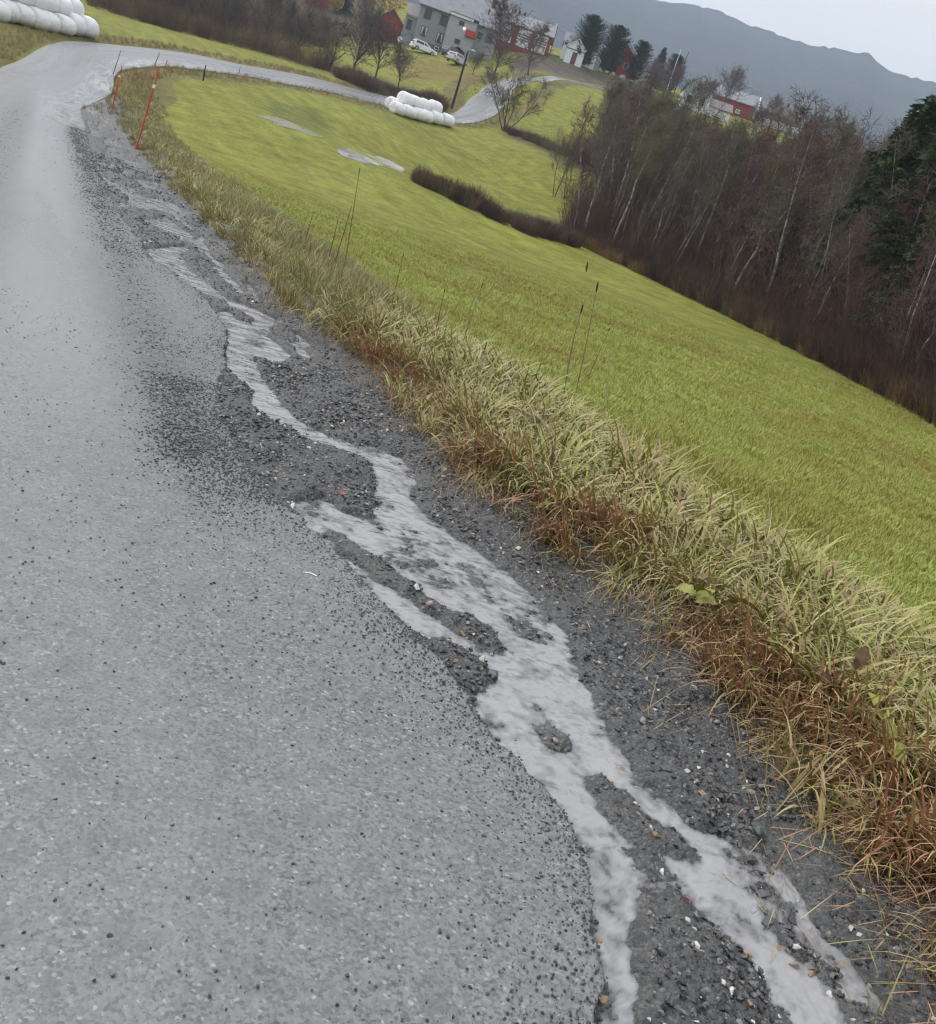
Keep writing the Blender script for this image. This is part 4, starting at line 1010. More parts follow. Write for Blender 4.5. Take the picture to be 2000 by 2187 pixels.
X, Y = S * RD[0] + T * RN[0], S * RD[1] + T * RN[1]
Z = ter(X, Y) + 0.02 + 0.08 * sstep(-0.1, 0.5, T - t_grass(np.clip(S, -40, 43)))
redn = fbm(S * 0.55 + 5.2, T * 0.9, 3)
lowS = sstep(2.7, 2.0, S)                                             # the heavy red-brown tufts nearest the viewer
redp = sstep(0.38, 0.52, fbm(S * 1.5 + 5.2, T * 1.6, 3))
redw = np.clip(sstep(0.30, 0.08, Q) * redp + lowS * sstep(0.34, 0.14, Q) * (0.35 + 0.65 * redp) + 0.9 * sstep(0.44, 0.16, Q) * (sstep(3.4, 3.8, S) * sstep(5.6, 5.0, S)) * redp, 0, 1)
tint = np.clip(redw * 0.95 + 0.10 + 0.22 * rs.randn(len(S)), 0, 1)
tint = tint * (1 - 0.65 * sstep(7, 10, S))
drywt = sstep(0.50, 0.64, fbm(S * 0.30 + 31, T * 0.5, 3)) + sstep(8.5, 10, S) * 0.45 + sstep(20, 30, S) * 0.35
kind = np.where(rs.rand(len(S)) < drywt * 0.6, 7 + rs.randint(0, 3, len(S)), np.where(rs.rand(len(S)) < redw * 0.9, 4 + rs.randint(0, 3, len(S)), rs.randint(0, 4, len(S))))
kind = np.where(rs.rand(len(S)) < 0.13 * sstep(9, 5, S) * (Q > 0.12), 10 + rs.randint(0, 2, len(S)), kind)
toward = math.atan2(RN[1], RN[0])
rz = np.where((kind >= 4) & (kind < 7), toward + 0.45 + rs.randn(len(S)) * 0.35, rs.rand(len(S)) * 6.28)
scl = 0.86 * (0.5 + 0.7 * rs.rand(len(S))) * (0.75 + 0.5 * fbm(S * 1.7, T * 1.7 + 20, 2)) * (1 - 0.22 * sstep(8, 12, S)) * np.where(Q < 0.12, 0.75, 1.0) * np.where(Q > 0.85, 0.75, 1.0)
scatter('verge_grass', upr + lax + dry + wdl, np.stack([X, Y, Z], 1), np.stack([rs.randn(len(S)) * 0.12, rs.randn(len(S)) * 0.12, rz], 1), scl, kind, tint,
        'long wilted roadside grass, straw, olive and red-brown')
# verge round the bend, the far side and along the field-side lane
EP = []
for k in range(0, len(_far_in) - 60, 1):
    d_ = _far_in[min(k + 1, len(_far_in) - 1)] - _far_in[k]; L_ = np.hypot(*d_) + 1e-6; nn = np.array([d_[1], -d_[0]]) / L_
    for _ in range(5): EP.append(_far_in[k] + nn * (0.1 + 1.6 * rs.rand()) + d_ * rs.rand())
    for _ in range(6): EP.append(_far_out[k] - nn * (0.1 + 1.8 * rs.rand()) + d_ * rs.rand())
EP = np.array(EP)
scatter('lane_side_grass', dry, np.c_[EP, ter(EP[:, 0], EP[:, 1])], np.c_[rs.randn(len(EP), 2) * 0.1, rs.rand(len(EP)) * 6.28], 0.5 + 0.5 * rs.rand(len(EP)), rs.randint(0, 3, len(EP)), np.clip(rs.rand(len(EP)) * 0.7, 0, 1),
        'short dry grass along both edges of the farm lane')
# short green field grass, thinning with distance
tuf = [blades(60 + i, 26, 0.022, 0.058, 0.0022, 0.6, 1.2, 0.10, k=3) for i in range(5)]
for m_ in tuf: m_.materials.append(FG)
n = 60000
rr_ = 4.2 * np.exp(rs.rand(n) * math.log(36 / 4.2)); aa = np.radians(-30 + 68 * rs.rand(n))
X, Y = rr_ * np.sin(aa), rr_ * np.cos(aa); s_, t_ = xy2st(X, Y)
ok = (t_ > t_grass(np.clip(s_, -40, 43)) + 0.75 + 0.6 * rs.rand(n))
px_, py_ = proj(X, Y, ter(X, Y)); ok &= ~inpoly(px_, py_, POLY_WOOD) & (px_ > -150) & (px_ < 2200)
X, Y, rr_, t_ = X[ok], Y[ok], rr_[ok], t_[ok]
tn = np.clip((fbm(X * 0.5 + 4, Y * 0.5, 3) - 0.42) * 3 + 0.25 * rs.randn(len(X)), 0, 1)
scatter('field_grass', tuf, np.stack([X, Y, ter(X, Y) + 0.085 * sstep(9, 4.4, t_)], 1), np.c_[rs.randn(len(X), 2) * 0.15, rs.rand(len(X)) * 6.28], (0.7 + 0.7 * rs.rand(len(X))) * (1 + 0.02 * rr_) * (0.15 + 0.85 * sstep(36, 22, rr_)), rs.randint(0, 5, len(X)), tn,
        'short yellow-green grass of the field')

# ---------------------------------------------------------------- bare trees
class TB:                                                            # fast tapered tubes
    def __init__(s): s.v, s.f = [], []
    def limb(s, pts, rad, n):
        b = len(s.v)
        for i, p in enumerate(pts):
            d = pts[min(i + 1, len(pts) - 1)] - pts[max(i - 1, 0)]; d = d / (np.linalg.norm(d) + 1e-9)
            a = np.cross(d, (0.3, 0.9, 0.25)); a /= np.linalg.norm(a) + 1e-9; c = np.cross(d, a)
            for k in range(n):
                an = 6.2832 * k / n; s.v.append(p + rad[i] * (a * math.cos(an) + c * math.sin(an)))
        for i in range(len(pts) - 1):
            for k in range(n):
                k2 = (k + 1) % n; s.f.append((b + i * n + k, b + i * n + k2, b + (i + 1) * n + k2, b + (i + 1) * n + k))
    def mesh(s, name): return mesh_np(name, np.array(s.v), np.array(s.f), True)
def path(rs, p, d, L, k, wob, up):
    pts = [p]; d = d / np.linalg.norm(d)
    for i in range(k):
        d = d + rs.randn(3) * wob + np.array([0, 0, up]); d /= np.linalg.norm(d); pts.append(pts[-1] + d * L / k)
    return pts
def bare_tree(seed, H=10.0, stems=1, lo=0.28, spread=0.30, nb=26, twig=5, r0=0.085, up=0.12, droop=-0.05, fan=0.25, tr_=0.0075):
    rs = np.random.RandomState(seed); tr, cw = TB(), TB()
    for st in range(stems):
        a = 6.28 * (st / stems) + rs.rand(); ln = (fan if stems > 1 else 0.06) * (0.5 + rs.rand())
        h_ = H * (1 - 0.25 * rs.rand() * (stems > 1))
        tp = path(rs, np.array([0.05 * st, 0, -0.3]), np.array([math.cos(a) * ln, math.sin(a) * ln, 1.0]), h_ + 0.3, 9, 0.075, 0.045)
        rad = [r0 / stems ** 0.35 * (1 - 0.93 * i / 9) for i in range(10)]; rad[0] *= 1.25
        tr.limb(tp, rad, 6); tpa = np.array(tp)
        m = max(6, nb // stems)
        for b in range(m):
            u = lo + (0.97 - lo) * (b + rs.rand()) / m; i = min(int(u * 9), 8); f = u * 9 - i
            p = tpa[i] * (1 - f) + tpa[i + 1] * f; an = rs.rand() * 6.28; rb = r0 * (1 - 0.93 * u) * 0.5 + 0.004
            L = H * spread * (1.15 - u) * (0.6 + 0.6 * rs.rand()) + 0.35
            bp = path(rs, p, np.array([math.cos(an), math.sin(an), 0.75 + 0.6 * rs.rand()]), L, 4, 0.16, up)
            cw.limb(bp, [rb * (1 - 0.2 * q) for q in range(5)], 3); bpa = np.array(bp)
            for c in range(5):
                v_ = 0.2 + 0.8 * (c + rs.rand()) / 5; j = min(int(v_ * 4), 3); pp = bpa[j] + (bpa[j + 1] - bpa[j]) * (v_ * 4 - j if v_ < 1 else 1)
                d0 = bpa[j + 1] - bpa[j]; d0 = d0 / np.linalg.norm(d0) + rs.randn(3) * 0.65
                sp_ = path(rs, pp, d0, L * 0.45 * (0.6 + 0.6 * rs.rand()), 3, 0.22, droop + 0.05); cw.limb(sp_, [rb * 0.5, rb * 0.4, rb * 0.3, 0.002], 3)
                for w in range(twig):
                    q = sp_[1 + rs.randint(3)]; d1 = rs.randn(3) * 0.8 + d0
                    tw_ = path(rs, q, d1, 0.25 + 0.45 * rs.rand(), 2, 0.25, droop); cw.limb(tw_, [tr_, tr_ * 0.8, tr_ * 0.4], 3)
    return tr.mesh('trunk'), cw.mesh('crown')
def bark(name, light, darkc, scale=5.0):
    n_ = NT(name); mp_ = n_.mapping((1, 1, 0.6)); f = n_.noise(scale, 5, mp_, 0.75)
    c_ = n_.ramp(f, [(0.40, darkc), (0.56, light)]); n_.bump(f, 0.5, 0.03); return n_.set(c_, 0.85, 0.2)
BK_birch = bark('birch_bark', (0.40, 0.385, 0.36), (0.11, 0.10, 0.09)); BK_dark = bark('dark_bark', (0.085, 0.075, 0.065), (0.03, 0.027, 0.025))
TW_red = mat('red_brown_twigs', (0.13, 0.078, 0.072), 0.8, 0.2); TW_grey = mat('grey_brown_twigs', (0.135, 0.112, 0.10), 0.8, 0.2); TW_olive = mat('olive_twigs', (0.15, 0.13, 0.085), 0.8, 0.2)
BIRCH = [bare_tree(100 + i, 10, 1 if i % 3 else 2, lo=(0.22, 0.35, 0.45, 0.3, 0.18, 0.5)[i], spread=(0.26, 0.22, 0.2, 0.3, 0.32, 0.24)[i], r0=0.085 + 0.015 * (i % 3), nb=30, twig=8, tr_=0.011) for i in range(6)]
TWS = [TW_red, TW_grey, TW_olive, TW_grey, TW_red, TW_olive]
for (a, b), tw_ in zip(BIRCH, TWS): a.materials.append(BK_birch); b.materials.append(tw_)
def tree(name, tm, x, y, H, base_H, label, group, cat='tree', lean=0.06, z=None, rz=None):
    k = H / base_H; g = ground_z(x, y) if z is None else z
    root = empty(name, (x, y, g), random.uniform(0, 6.28) if rz is None else rz, k); root.rotation_euler[0] = random.gauss(0, lean); root.rotation_euler[1] = random.gauss(0, lean)
    tag(root, label, cat, group)
    for nm, me in zip(('trunk', 'crown'), tm): link(nm, me, None, root)
    return root
TOPL = [(1180, 470), (1230, 390), (1260, 310), (1300, 215), (1340, 170), (1400, 180), (1450, 215), (1520, 240), (1590, 265), (1660, 268), (1720, 242), (1790, 245), (1850, 270), (1900, 300), (1960, 300), (2100, 300), (2400, 330)]
def max_h(x, y):                                                      # the wood's skyline sets how tall a tree there grows
    g = ground_z(x, y)
    for h in np.arange(2, 16, 0.25):
        a, b = proj(x, y, g + h)
        if b < np.interp(a, [q[0] for q in TOPL], [q[1] for q in TOPL]): return h
    return 16.0
rs = np.random.RandomState(77); random.seed(8)
EDGE = [ground(*q) for q in ((1215, 512), (1300, 553), (1400, 600), (1500, 648), (1600, 697), (1700, 747), (1800, 798), (1900, 852), (1995, 905), (2080, 950), (2180, 1005))]
ec = np.array([(p.x, p.y) for p in EDGE])
nt_ = 0; placed = []
for i in range(1500):
    if nt_ >= 215: break
    u = rs.rand() * (len(ec) - 1); j = int(u); p = ec[j] + (ec[j + 1] - ec[j]) * (u - j)
    dep = 2.0 + 48 * rs.rand() ** 1.3; r = np.hypot(*p); q = p * (r + dep) / r
    if any((q[0] - o[0]) ** 2 + (q[1] - o[1]) ** 2 < 1.5 for o in placed): continue
    mh = max_h(*q)
    if mh < 3.2: continue
    H = mh * (0.78 + 0.26 * rs.rand()) if dep > 8 else min(mh, 11) * (0.55 + 0.4 * rs.rand())
    placed.append(q); k = rs.randint(6)
    tree('birch_tree', BIRCH[k], q[0], q[1], H, 10.0, 'bare grey-trunked tree in the front of the wood beyond the field' if dep < 12 else 'bare brown tree deep in the wood beyond the field',
         'front trees of the bare wood' if dep < 12 else 'deep trees of the bare wood'); nt_ += 1

for k in range(16):
    p = ground(1270 + 85 * rs.rand(), 290 + 120 * rs.rand())
    tree('birch_tree', BIRCH[rs.randint(6)], p.x, p.y, max(4.0, max_h(p.x, p.y) * (0.75 + 0.25 * rs.rand())), 10.0, 'bare tree at the left end of the wood beside the upper meadow', 'left end trees of the bare wood')
# thickets of twigs
def thicket(seed, n, hmin, hmax, base_r, spreadk, forks=5, r=0.006):
    rs = np.random.RandomState(seed); b = TB()
    for i in range(n):
        a = rs.rand() * 6.28; q = base_r * math.sqrt(rs.rand()); h = hmin + (hmax - hmin) * rs.rand()
        pp = path(rs, np.array([q * math.cos(a), q * math.sin(a), -0.05]), np.array([math.cos(a) * spreadk, math.sin(a) * spreadk, 1.0]) + rs.randn(3) * 0.12, h, 4, 0.09, 0.05)
        b.limb(pp, [r * 1.3, r * 1.1, r * 0.9, r * 0.6, 0.0015], 3)
        for f in range(forks):
            s = 1 + rs.randint(3); d = pp[s + 1] - pp[s]; d = d / np.linalg.norm(d) + rs.randn(3) * 0.5
            b.limb(path(rs, pp[s], d, h * (0.15 + 0.25 * rs.rand()), 2, 0.15, 0.05), [r * 0.7, r * 0.5, 0.0015], 3)
    return b.mesh('twigs')
n_ = NT('thicket_twigs'); ti = n_.attr('tint', 'Fac', 'INSTANCER')
TWM = n_.set(n_.ramp(ti, [(0.0, (0.055, 0.042, 0.038)), (0.35, (0.085, 0.053, 0.046)), (0.6, (0.13, 0.068, 0.053)), (0.8, (0.18, 0.13, 0.075)), (1.0, (0.16, 0.145, 0.09))]), 0.85, 0.15)
THK = [thicket(200 + i, 34, 0.8, 2.0, 0.55, 0.28) for i in range(4)]; BUSH = [thicket(220 + i, 26, 1.6, 3.6, 0.7, 0.32, 7, 0.008) for i in range(3)]; WEED = [thicket(240 + i, 46, 0.5, 1.15, 0.5, 0.16, 4, 0.007) for i in range(3)]
for m_ in THK + BUSH + WEED: m_.materials.append(TWM)
P, K, SCL, TI = [], [], [], []
def add_thk(x, y, k, s, t): P.append((x, y, ground_z(x, y))); K.append(k); SCL.append(s); TI.append(t)
for i in range(1250):
    u = rs.rand() * (len(ec) - 1); j = int(u); p = ec[j] + (ec[j + 1] - ec[j]) * (u - j)
    dep = -0.2 + 34 * rs.rand() ** 1.9; r = np.hypot(*p); q = p * (r + dep) / r
    mh = max_h(*q) if dep > 1 else 2.0
    big = dep > 2.0 and rs.rand() < 0.55 and mh > 3.5
    if dep > 6 and mh < 2.5: continue
    add_thk(q[0], q[1], 4 + rs.randint(3) if big else rs.randint(4), (0.5 + 0.75 * rs.rand() ** 1.5) * (0.6 if dep < 1.2 else 1.0), min(1, max(0, 0.42 + 0.25 * rs.randn())))
scatter('undergrowth_thicket', THK + BUSH, np.array(P), np.c_[rs.randn(len(P), 2) * 0.08, rs.rand(len(P)) * 6.28], SCL, K, TI, 'dense red-brown undergrowth of twigs in the wood beyond the field')
def band(name, line, width, n, kinds, sc, ti, label):
    P, c = [], [ground(*q) for q in line]
    for i in range(n):
        u = rs.rand() * (len(c) - 1); j = int(u); p = c[j].lerp(c[j + 1], u - j); nrm = Vector((p.x, p.y, 0)).normalized()
        p = p + nrm * (width * (rs.rand() - 0.3)); P.append((p.x, p.y, ground_z(p.x, p.y)))
    k0 = {'weed': WEED, 'thk': THK, 'bush': BUSH}[kinds]
    P = np.array(P); P = P[fbm(P[:, 0] * 0.7 + 3, P[:, 1] * 0.7, 3) > 0.36]; n = len(P)
    scatter(name, k0, P, np.c_[rs.randn(n, 2) * 0.16, rs.rand(n) * 6.28], sc * (0.35 + 0.55 * rs.rand(n) + 0.7 * np.clip(fbm(P[:, 0] * 0.45, P[:, 1] * 0.45 + 9, 2) - 0.3, 0, 1)), rs.randint(0, len(k0), n), np.clip(ti + 0.26 * rs.randn(n), 0, 1), label)
band('wood_edge_brush', [(1230, 512), (1400, 598), (1600, 695), (1800, 796), (1995, 903), (2150, 985)], 2.6, 420, 'thk', 0.75, 0.35, 'low dark brush along the foot of the wood')
band('weed_hedge', [(885, 388), (960, 424), (1050, 466), (1130, 500), (1230, 528)], 2.6, 300, 'weed', 0.95, 0.55, 'dark red-brown dead weed hedge reaching into the green field')
band('far_hedge', [(1075, 283), (1130, 300), (1200, 332), (1300, 380)], 3.5, 200, 'weed', 0.95, 0.55, 'red-brown hedge running from the lane tree to the wood')
band('lane_hedge', [(720, 165), (800, 195), (880, 220), (945, 236)], 5.0, 300, 'weed', 1.3, 0.55, 'red-brown hedge between the farm lane and the lower lawn')
band('slope_thicket', [(190, 12), (300, 45), (420, 76), (560, 112), (700, 152)], 8.0, 240, 'thk', 1.2, 0.62, 'brown thicket along the foot of the slope above the road')
band('slope_bushes', [(150, -20), (300, 20), (450, 55), (620, 90), (690, 100)], 28.0, 300, 'bush', 1.25, 0.45, 'mass of bare grey-brown bushes on the slope above the road')
band('meadow_scrub', [(1180, 330), (1260, 345), (1330, 330), (1345, 270)], 12.0, 90, 'bush', 0.9, 0.85, 'olive scrub at the edge of the upper meadow')
# rusty dry grass at the foot of the wood
n = 1500; u = rs.rand(n) * (len(ec) - 1); j = u.astype(int); p = ec[j] + (ec[j + 1] - ec[j]) * (u - j)[:, None]; r = np.hypot(p[:, 0], p[:, 1])[:, None]; q = p * (r - 0.6 + 1.6 * rs.rand(n, 1)) / r
keep = fbm(q[:, 0] * 0.6, q[:, 1] * 0.6, 3) > 0.52; q = q[keep]; n = len(q)
scatter('wood_edge_grass', dry, np.c_[q, ter(q[:, 0], q[:, 1])], np.c_[rs.randn(n, 2) * 0.1, rs.rand(n) * 6.28], 0.9 + 1.2 * rs.rand(n), rs.randint(0, 3, n), np.clip(0.75 + 0.3 * rs.randn(n), 0, 1), 'rusty dry grass along the foot of the wood')

# single trees
WIL = bare_tree(300, 6, 5, 0.25, 0.30, 50, 9, 0.10, 0.06, 0.0, 0.55, tr_=0.013); WIL[0].materials.append(BK_dark); WIL[1].materials.append(TW_olive)
SAP = bare_tree(310, 4, 3, 0.35, 0.22, 15, 3, 0.05, 0.1, 0.0, 0.2); SAP[0].materials.append(BK_dark); SAP[1].materials.append(TW_grey)
BIG = bare_tree(320, 10, 1, 0.2, 0.62, 64, 13, 0.17, 0.06, -0.04, tr_=0.02); BIG[0].materials.append(BK_dark); BIG[1].materials.append(mat('purple_brown_twigs', (0.15, 0.105, 0.10), 0.8, 0.2))
BG2 = bare_tree(330, 10, 2, 0.16, 0.5, 64, 12, 0.15, 0.08, -0.02, 0.22, tr_=0.02); BG2[0].materials.append(BK_dark); BG2[1].materials.append(TW_grey)
def tree_px(name, tm, bh, px, py, H, label, lean=0.03, group=None, rz=None):
    p = ground(px, py); return tree(name, tm, p.x, p.y, H, bh, label, group, lean=lean, rz=rz)
t_ = tree_px('willow_tree', WIL, 6, 1080, 277, 6.6, 'many-stemmed bare willow beside the curve of the farm lane'); t_.rotation_euler[1] = 0.12
tree_px('lawn_tree', BIG, 10, 1052, 172, 9.5, 'bare reddish tree hiding the gap between farmhouse and barn')
tree_px('yard_tree', BIG, 10, 1128, 160, 7.0, 'bare tree in front of the white barn panels')
tree_px('slope_tree', BG2, 10, 752, 160, 8.6, 'dark twin-trunked bare tree left of the red shed'); tree_px('slope_tree', BIG, 10, 800, 172, 6.8, 'bare tree in the hedge below the red shed'); tree_px('slope_tree', BG2, 10, 700, 150, 6.0, 'smaller bare tree left of the twin-trunked one')
tree_px('ridge_tree', BIG, 10, 1532, 245, 9.2, 'broad bare tree between the white farmhouse and the red barn'); tree_px('ridge_tree', BIG, 10, 1640, 275, 6.5, 'bare tree in front of the whitewashed barn')
tree_px('ridge_tree', BG2, 10, 1660, 290, 6.5, 'bare tree at the right end of the whitewashed barn'); tree_px('ridge_tree', BG2, 10, 1465, 232, 6.5, 'bare tree left of the white farmhouse'); tree_px('ridge_tree', BIG, 10, 1488, 250, 6.0, 'bare tree right in front of the white farmhouse'); tree_px('ridge_tree', BIG, 10, 1420, 215, 6.0, 'bare tree below the two tall poles')
tree_px('ridge_tree', BIG, 10, 1605, 290, 4.5, 'low bare tree below the red hay barn'); tree_px('ridge_tree', BIG, 10, 1375, 215, 6.5, 'bare tree below the right-hand garden pines')
for (x, y, H, k, lab) in ((620, 120, 6.0, BG2, 'bare tree at the foot of the slope, left of the smaller one'), (560, 100, 6.5, BIG, 'broad bare tree in the slope thicket above the road'), (850, 190, 4.5, BIG, 'low bare tree in the lane hedge by the bales'), (660, 70, 7.0, BIG, 'bare tree below the yellow shrub'), (770, 75, 7.0, BIG, 'bare tree close to the left of the red shed'), (1010, 160, 3.0, BIG, 'low dark bush on the farmhouse lawn'), (1330, 255, 6.0, BG2, 'bare tree on the upper meadow edge, left of the wood'), (480, 72, 7.0, BG2, 'twin-stemmed bare tree high on the slope'), (330, 30, 7.0, BG2, 'bare tree above the white bales on the slope')):
    tree_px('bare_tree', k, 10, x, y, H, lab)
for (x, y, H, lab) in ((1185, 420, 4.2, 'thin sapling standing in the field corner, left of its neighbour'), (1208, 424, 4.6, 'thin bare sapling in the field corner, right of its neighbour'), (1280, 395, 3.6, 'low sapling against the wood at the field corner')):
    tree_px('sapling', SAP, 4, x, y, H, lab)
for k in range(64):
    px, py = 190 + rs.rand() * 460, None; py = np.interp(px, [200, 700], [2, 118]) - 12 - rs.rand() * 55
    tree_px('slope_birch', BIRCH[rs.randint(6)], 10, px, py, 4.5 + 3.5 * rs.rand(), 'bare birch on the wooded slope above the road', group='birches on the slope')

# ---------------------------------------------------------------- conifers and coloured shrubs
def conifer(seed, H=8.0, R=1.9, lo=0.06, rounded=False, col=None):
    rs = np.random.RandomState(seed); tr = TB(); tr.limb([np.array([0, 0, -0.3]), np.array([0.03, 0, H * 0.5]), np.array([0, 0, H * 0.97])], [0.14, 0.09, 0.015], 6)
    v, f = [], []
    nl = int(H * 7)
    for i in range(nl):
        u = lo + (1 - lo) * (i + rs.rand()) / nl; z = u * H
        prof = (1 - u) ** 0.8 if not rounded else math.sqrt(max(0.02, 1 - (2 * (u - lo) / (1 - lo) - 0.9) ** 2 / 1.25)) * 0.8
        for b in range(7 if not rounded else 9):
            a = rs.rand() * 6.28; L = R * prof * (0.55 + 0.6 * rs.rand()) + 0.1; d = np.array([math.cos(a), math.sin(a), 0.0]); dz = -0.25 if not rounded else 0.35
            nn = max(3, int(L * 9)) + 2
            for k in range(nn):
                t = (k + rs.rand()) / nn; p = np.array([0, 0, z]) + d * (L * t) + np.array([0, 0, dz * L * t * t])
                for sgn in (-1, 1):
                    w_ = 0.34 * (1 - 0.55 * t) * (0.6 + 0.7 * rs.rand()); e = np.array([-d[1], d[0], 0]) * sgn * w_ + d * w_ * 0.6 + np.array([0, 0, rs.randn() * 0.10 + (0.05 if rounded else -0.04)])
                    o = len(v); s_ = d * 0.045 + np.array([0, 0, 0.03]); v += [p - s_, p + s_, p + e + s_ * 0.2, p + e - s_ * 0.4]; f.append((o, o + 1, o + 2, o + 3))
    return tr.mesh('trunk'), mesh_np('crown', np.array(v), np.array(f), False)
SP_m = mat('spruce_needles', (0.062, 0.088, 0.040), 0.8, 0.2, noise=0.5, nscale=1.5); PI_m = mat('pine_needles', (0.062, 0.075, 0.048), 0.8, 0.2, noise=0.4, nscale=1.2)
SPR = [conifer(400 + i, 9, 2.3) for i in range(2)]; PIN = [conifer(410 + i, 7, 3.3, 0.03, True) for i in range(2)]; PIC = [conifer(416 + i, 7, 3.0, 0.03, i == 0) for i in range(2)]
for a, b in SPR: a.materials.append(BK_dark); b.materials.append(SP_m)
for a, b in PIN + PIC: a.materials.append(BK_dark); b.materials.append(PI_m)
for i, (px, py, H, lab) in enumerate(((1240, 140, 8.2, 'bushy round dark pine in front of the white cottage'), (1294, 154, 7.8, 'second dark pine, left of the bright red gable'), (1350, 173, 6.8, 'dark pine, right of the bright red gable'),
                                      (1392, 186, 8.0, 'tall dark pine, second from right in the garden row'), (1424, 196, 7.4, 'narrow dark pine at the right end of the garden row'))):
    tree_px('pine_tree', (PIN if i < 2 else PIC)[i % 2], 7, px, py, H, lab, 0.02, 'garden pines by the red house')
def spruce_at(px, py, dist, top, lab):
    x, y, z = at(px, py, dist); g = ground_z(x, y); d_ = np.arange(1, 20, 0.1); a, b = proj(np.full(d_.shape, x), np.full(d_.shape, y), g + d_); i = int(np.argmin(np.abs(b - top)))
    tree('spruce_tree', SPR[int(px) % 2], x, y, d_[i], 9, lab, 'spruces in the bare wood', lean=0.02)
spruce_at(1862, 450, 43, 208, 'slender spruce top rising from the right of the wood'); spruce_at(1905, 420, 41, 200, 'broad dark spruce at the right of the wood'); spruce_at(1968, 430, 38, 212, 'dark spruce at the right edge of the picture')
spruce_at(2035, 460, 37, 205, 'dark spruce just past the right edge of the picture'); spruce_at(1650, 560, 46, 390, 'small dark spruce in the middle of the wood'); spruce_at(1868, 720, 34.5, 612, 'very small spruce at the foot of the wood'); spruce_at(1935, 420, 55, 215, 'spruce behind the broad dark one')
spruce_at(1990, 560, 33, 345, 'spruce standing lower at the right edge of the wood'); spruce_at(1925, 480, 47, 300, 'shorter spruce filling the gap between the dark ones')
spruce_at(1820, 480, 52, 330, 'spruce half hidden behind birch trunks'); spruce_at(1612, 585, 47, 455, 'low spruce left of the small one in the middle')
p = ground(735, 30); tree('spruce_tree', PIC[1], p.x, p.y, 6.0, 7, 'dark green spruce beside the yellow shrub on the slope', None)
def leafy(seed, H, R, n):
    rs = np.random.RandomState(seed); b = bare_tree(seed, H, 2, 0.2, 0.36, 22, 2, 0.09); v, f = [], []
    for i in range(n):
        a, c, q = rs.rand() * 6.28, rs.rand() * 2 - 1, rs.rand() ** 0.4; s = math.sqrt(1 - c * c)
        p = np.array([R * q * s * math.cos(a), R * q * s * math.sin(a), H * 0.58 + H * 0.42 * q * c]) ; e1, e2 = rs.randn(3) * 0.09, rs.randn(3) * 0.09; o = len(v); v += [p - e1, p + e2, p + e1, p - e2]; f.append((o, o + 1, o + 2, o + 3))
    return b[0], b[1], mesh_np('foliage', np.array(v), np.array(f), False)
for (px, py, H, R, m_, lab, sd) in ((815, 48, 9.5, 4.2, mat('orange_leaves', (0.36, 0.17, 0.03), 0.8, 0.2, noise=0.35, nscale=1.5), 'orange-leaved autumn tree above the red shed', 510), (713, 30, 4.6, 1.5, mat('yellow_leaves', (0.44, 0.32, 0.03), 0.8, 0.2, noise=0.3, nscale=2), 'yellow autumn shrub below the red house on the slope', 520)):
    p = ground(px, py); r = empty('autumn_tree', p); tag(r, lab, 'tree'); a, b, c = leafy(sd, H, R, 2600)
    link('trunk', a, BK_dark, r); link('branches', b, TW_grey, r); link('crown', c, m_, r)

# ---------------------------------------------------------------- stones, grit and litter on the shoulder and the road
def sh_z(s, t):                                                     # height of the gravel surface at road coordinates
    s, t = np.atleast_1d(s).astype(float), np.atleast_1d(t).astype(float)
    i = np.clip(np.searchsorted(_s, s), 1, len(_s) - 1); q = (t - T0[i]) / (T1[i] - T0[i]); j = np.clip((q * (len(_q) - 1)).astype(int), 0, len(_q) - 1)
    return SZ0[i, j] + HS[i, j], wb[i, j]
def stone_mesh(seed, flat=0.6):
    rs = np.random.RandomState(seed); bm = bmesh.new()
    for k in range(15):
        p = rs.randn(3); p /= np.linalg.norm(p); p *= 0.85 + 0.15 * rs.rand(); bm.verts.new((p[0] * (0.8 + 0.4 * rs.rand()), p[1] * 0.75, p[2] * flat))
    bmesh.ops.convex_hull(bm, input=bm.verts); bmesh.ops.delete(bm, geom=[v for v in bm.verts if not v.link_faces], context='VERTS')
    me = bpy.data.meshes.new('stone'); bm.to_mesh(me); bm.free(); return me
n_ = NT('grit_stone'); ti = n_.attr('tint', 'Fac', 'INSTANCER')
GRM = n_.set(n_.ramp(ti, [(0.0, (0.022, 0.024, 0.027)), (0.5, (0.055, 0.057, 0.060)), (0.8, (0.10, 0.10, 0.098)), (0.93, (0.17, 0.165, 0.155)), (0.965, (0.19, 0.13, 0.09)), (0.98, (0.34, 0.33, 0.31)), (1.0, (0.48, 0.47, 0.44))]), 0.38, 0.45)
GRS = [stone_mesh(600 + i, 0.5 + 0.06 * i) for i in range(5)]
for m_ in GRS: m_.materials.append(GRM)
rs = np.random.RandomState(55)
n = 90000
s = np.where(rs.rand(n) < 0.72, 0.75 + 6.5 * rs.rand(n) ** 1.2, 7 + 15 * rs.rand(n)); ta_, tg_ = t_asph(s), t_grass(s)
t = ta_ - 0.02 + (tg_ + 0.25 - ta_) * rs.rand(n); z, w_ = sh_z(s, t)
clus = fbm(s * 3.2, t * 4.5, 3)
keep = (z > WLEV - 0.011) & (rs.rand(n) < 0.25 + 1.6 * np.clip(clus - 0.38, 0, 1)) & (rs.rand(n) > 0.55 * (w_ > 0.5))
s, t, z, clus = s[keep], t[keep], z[keep], clus[keep]; x, y = st2xy(s, t); n = len(s)
size = (0.0022 + 0.0125 * rs.rand(n) ** 2.8) * (1 + 0.05 * s) * (0.8 + 0.9 * np.clip(clus - 0.4, 0, 1))
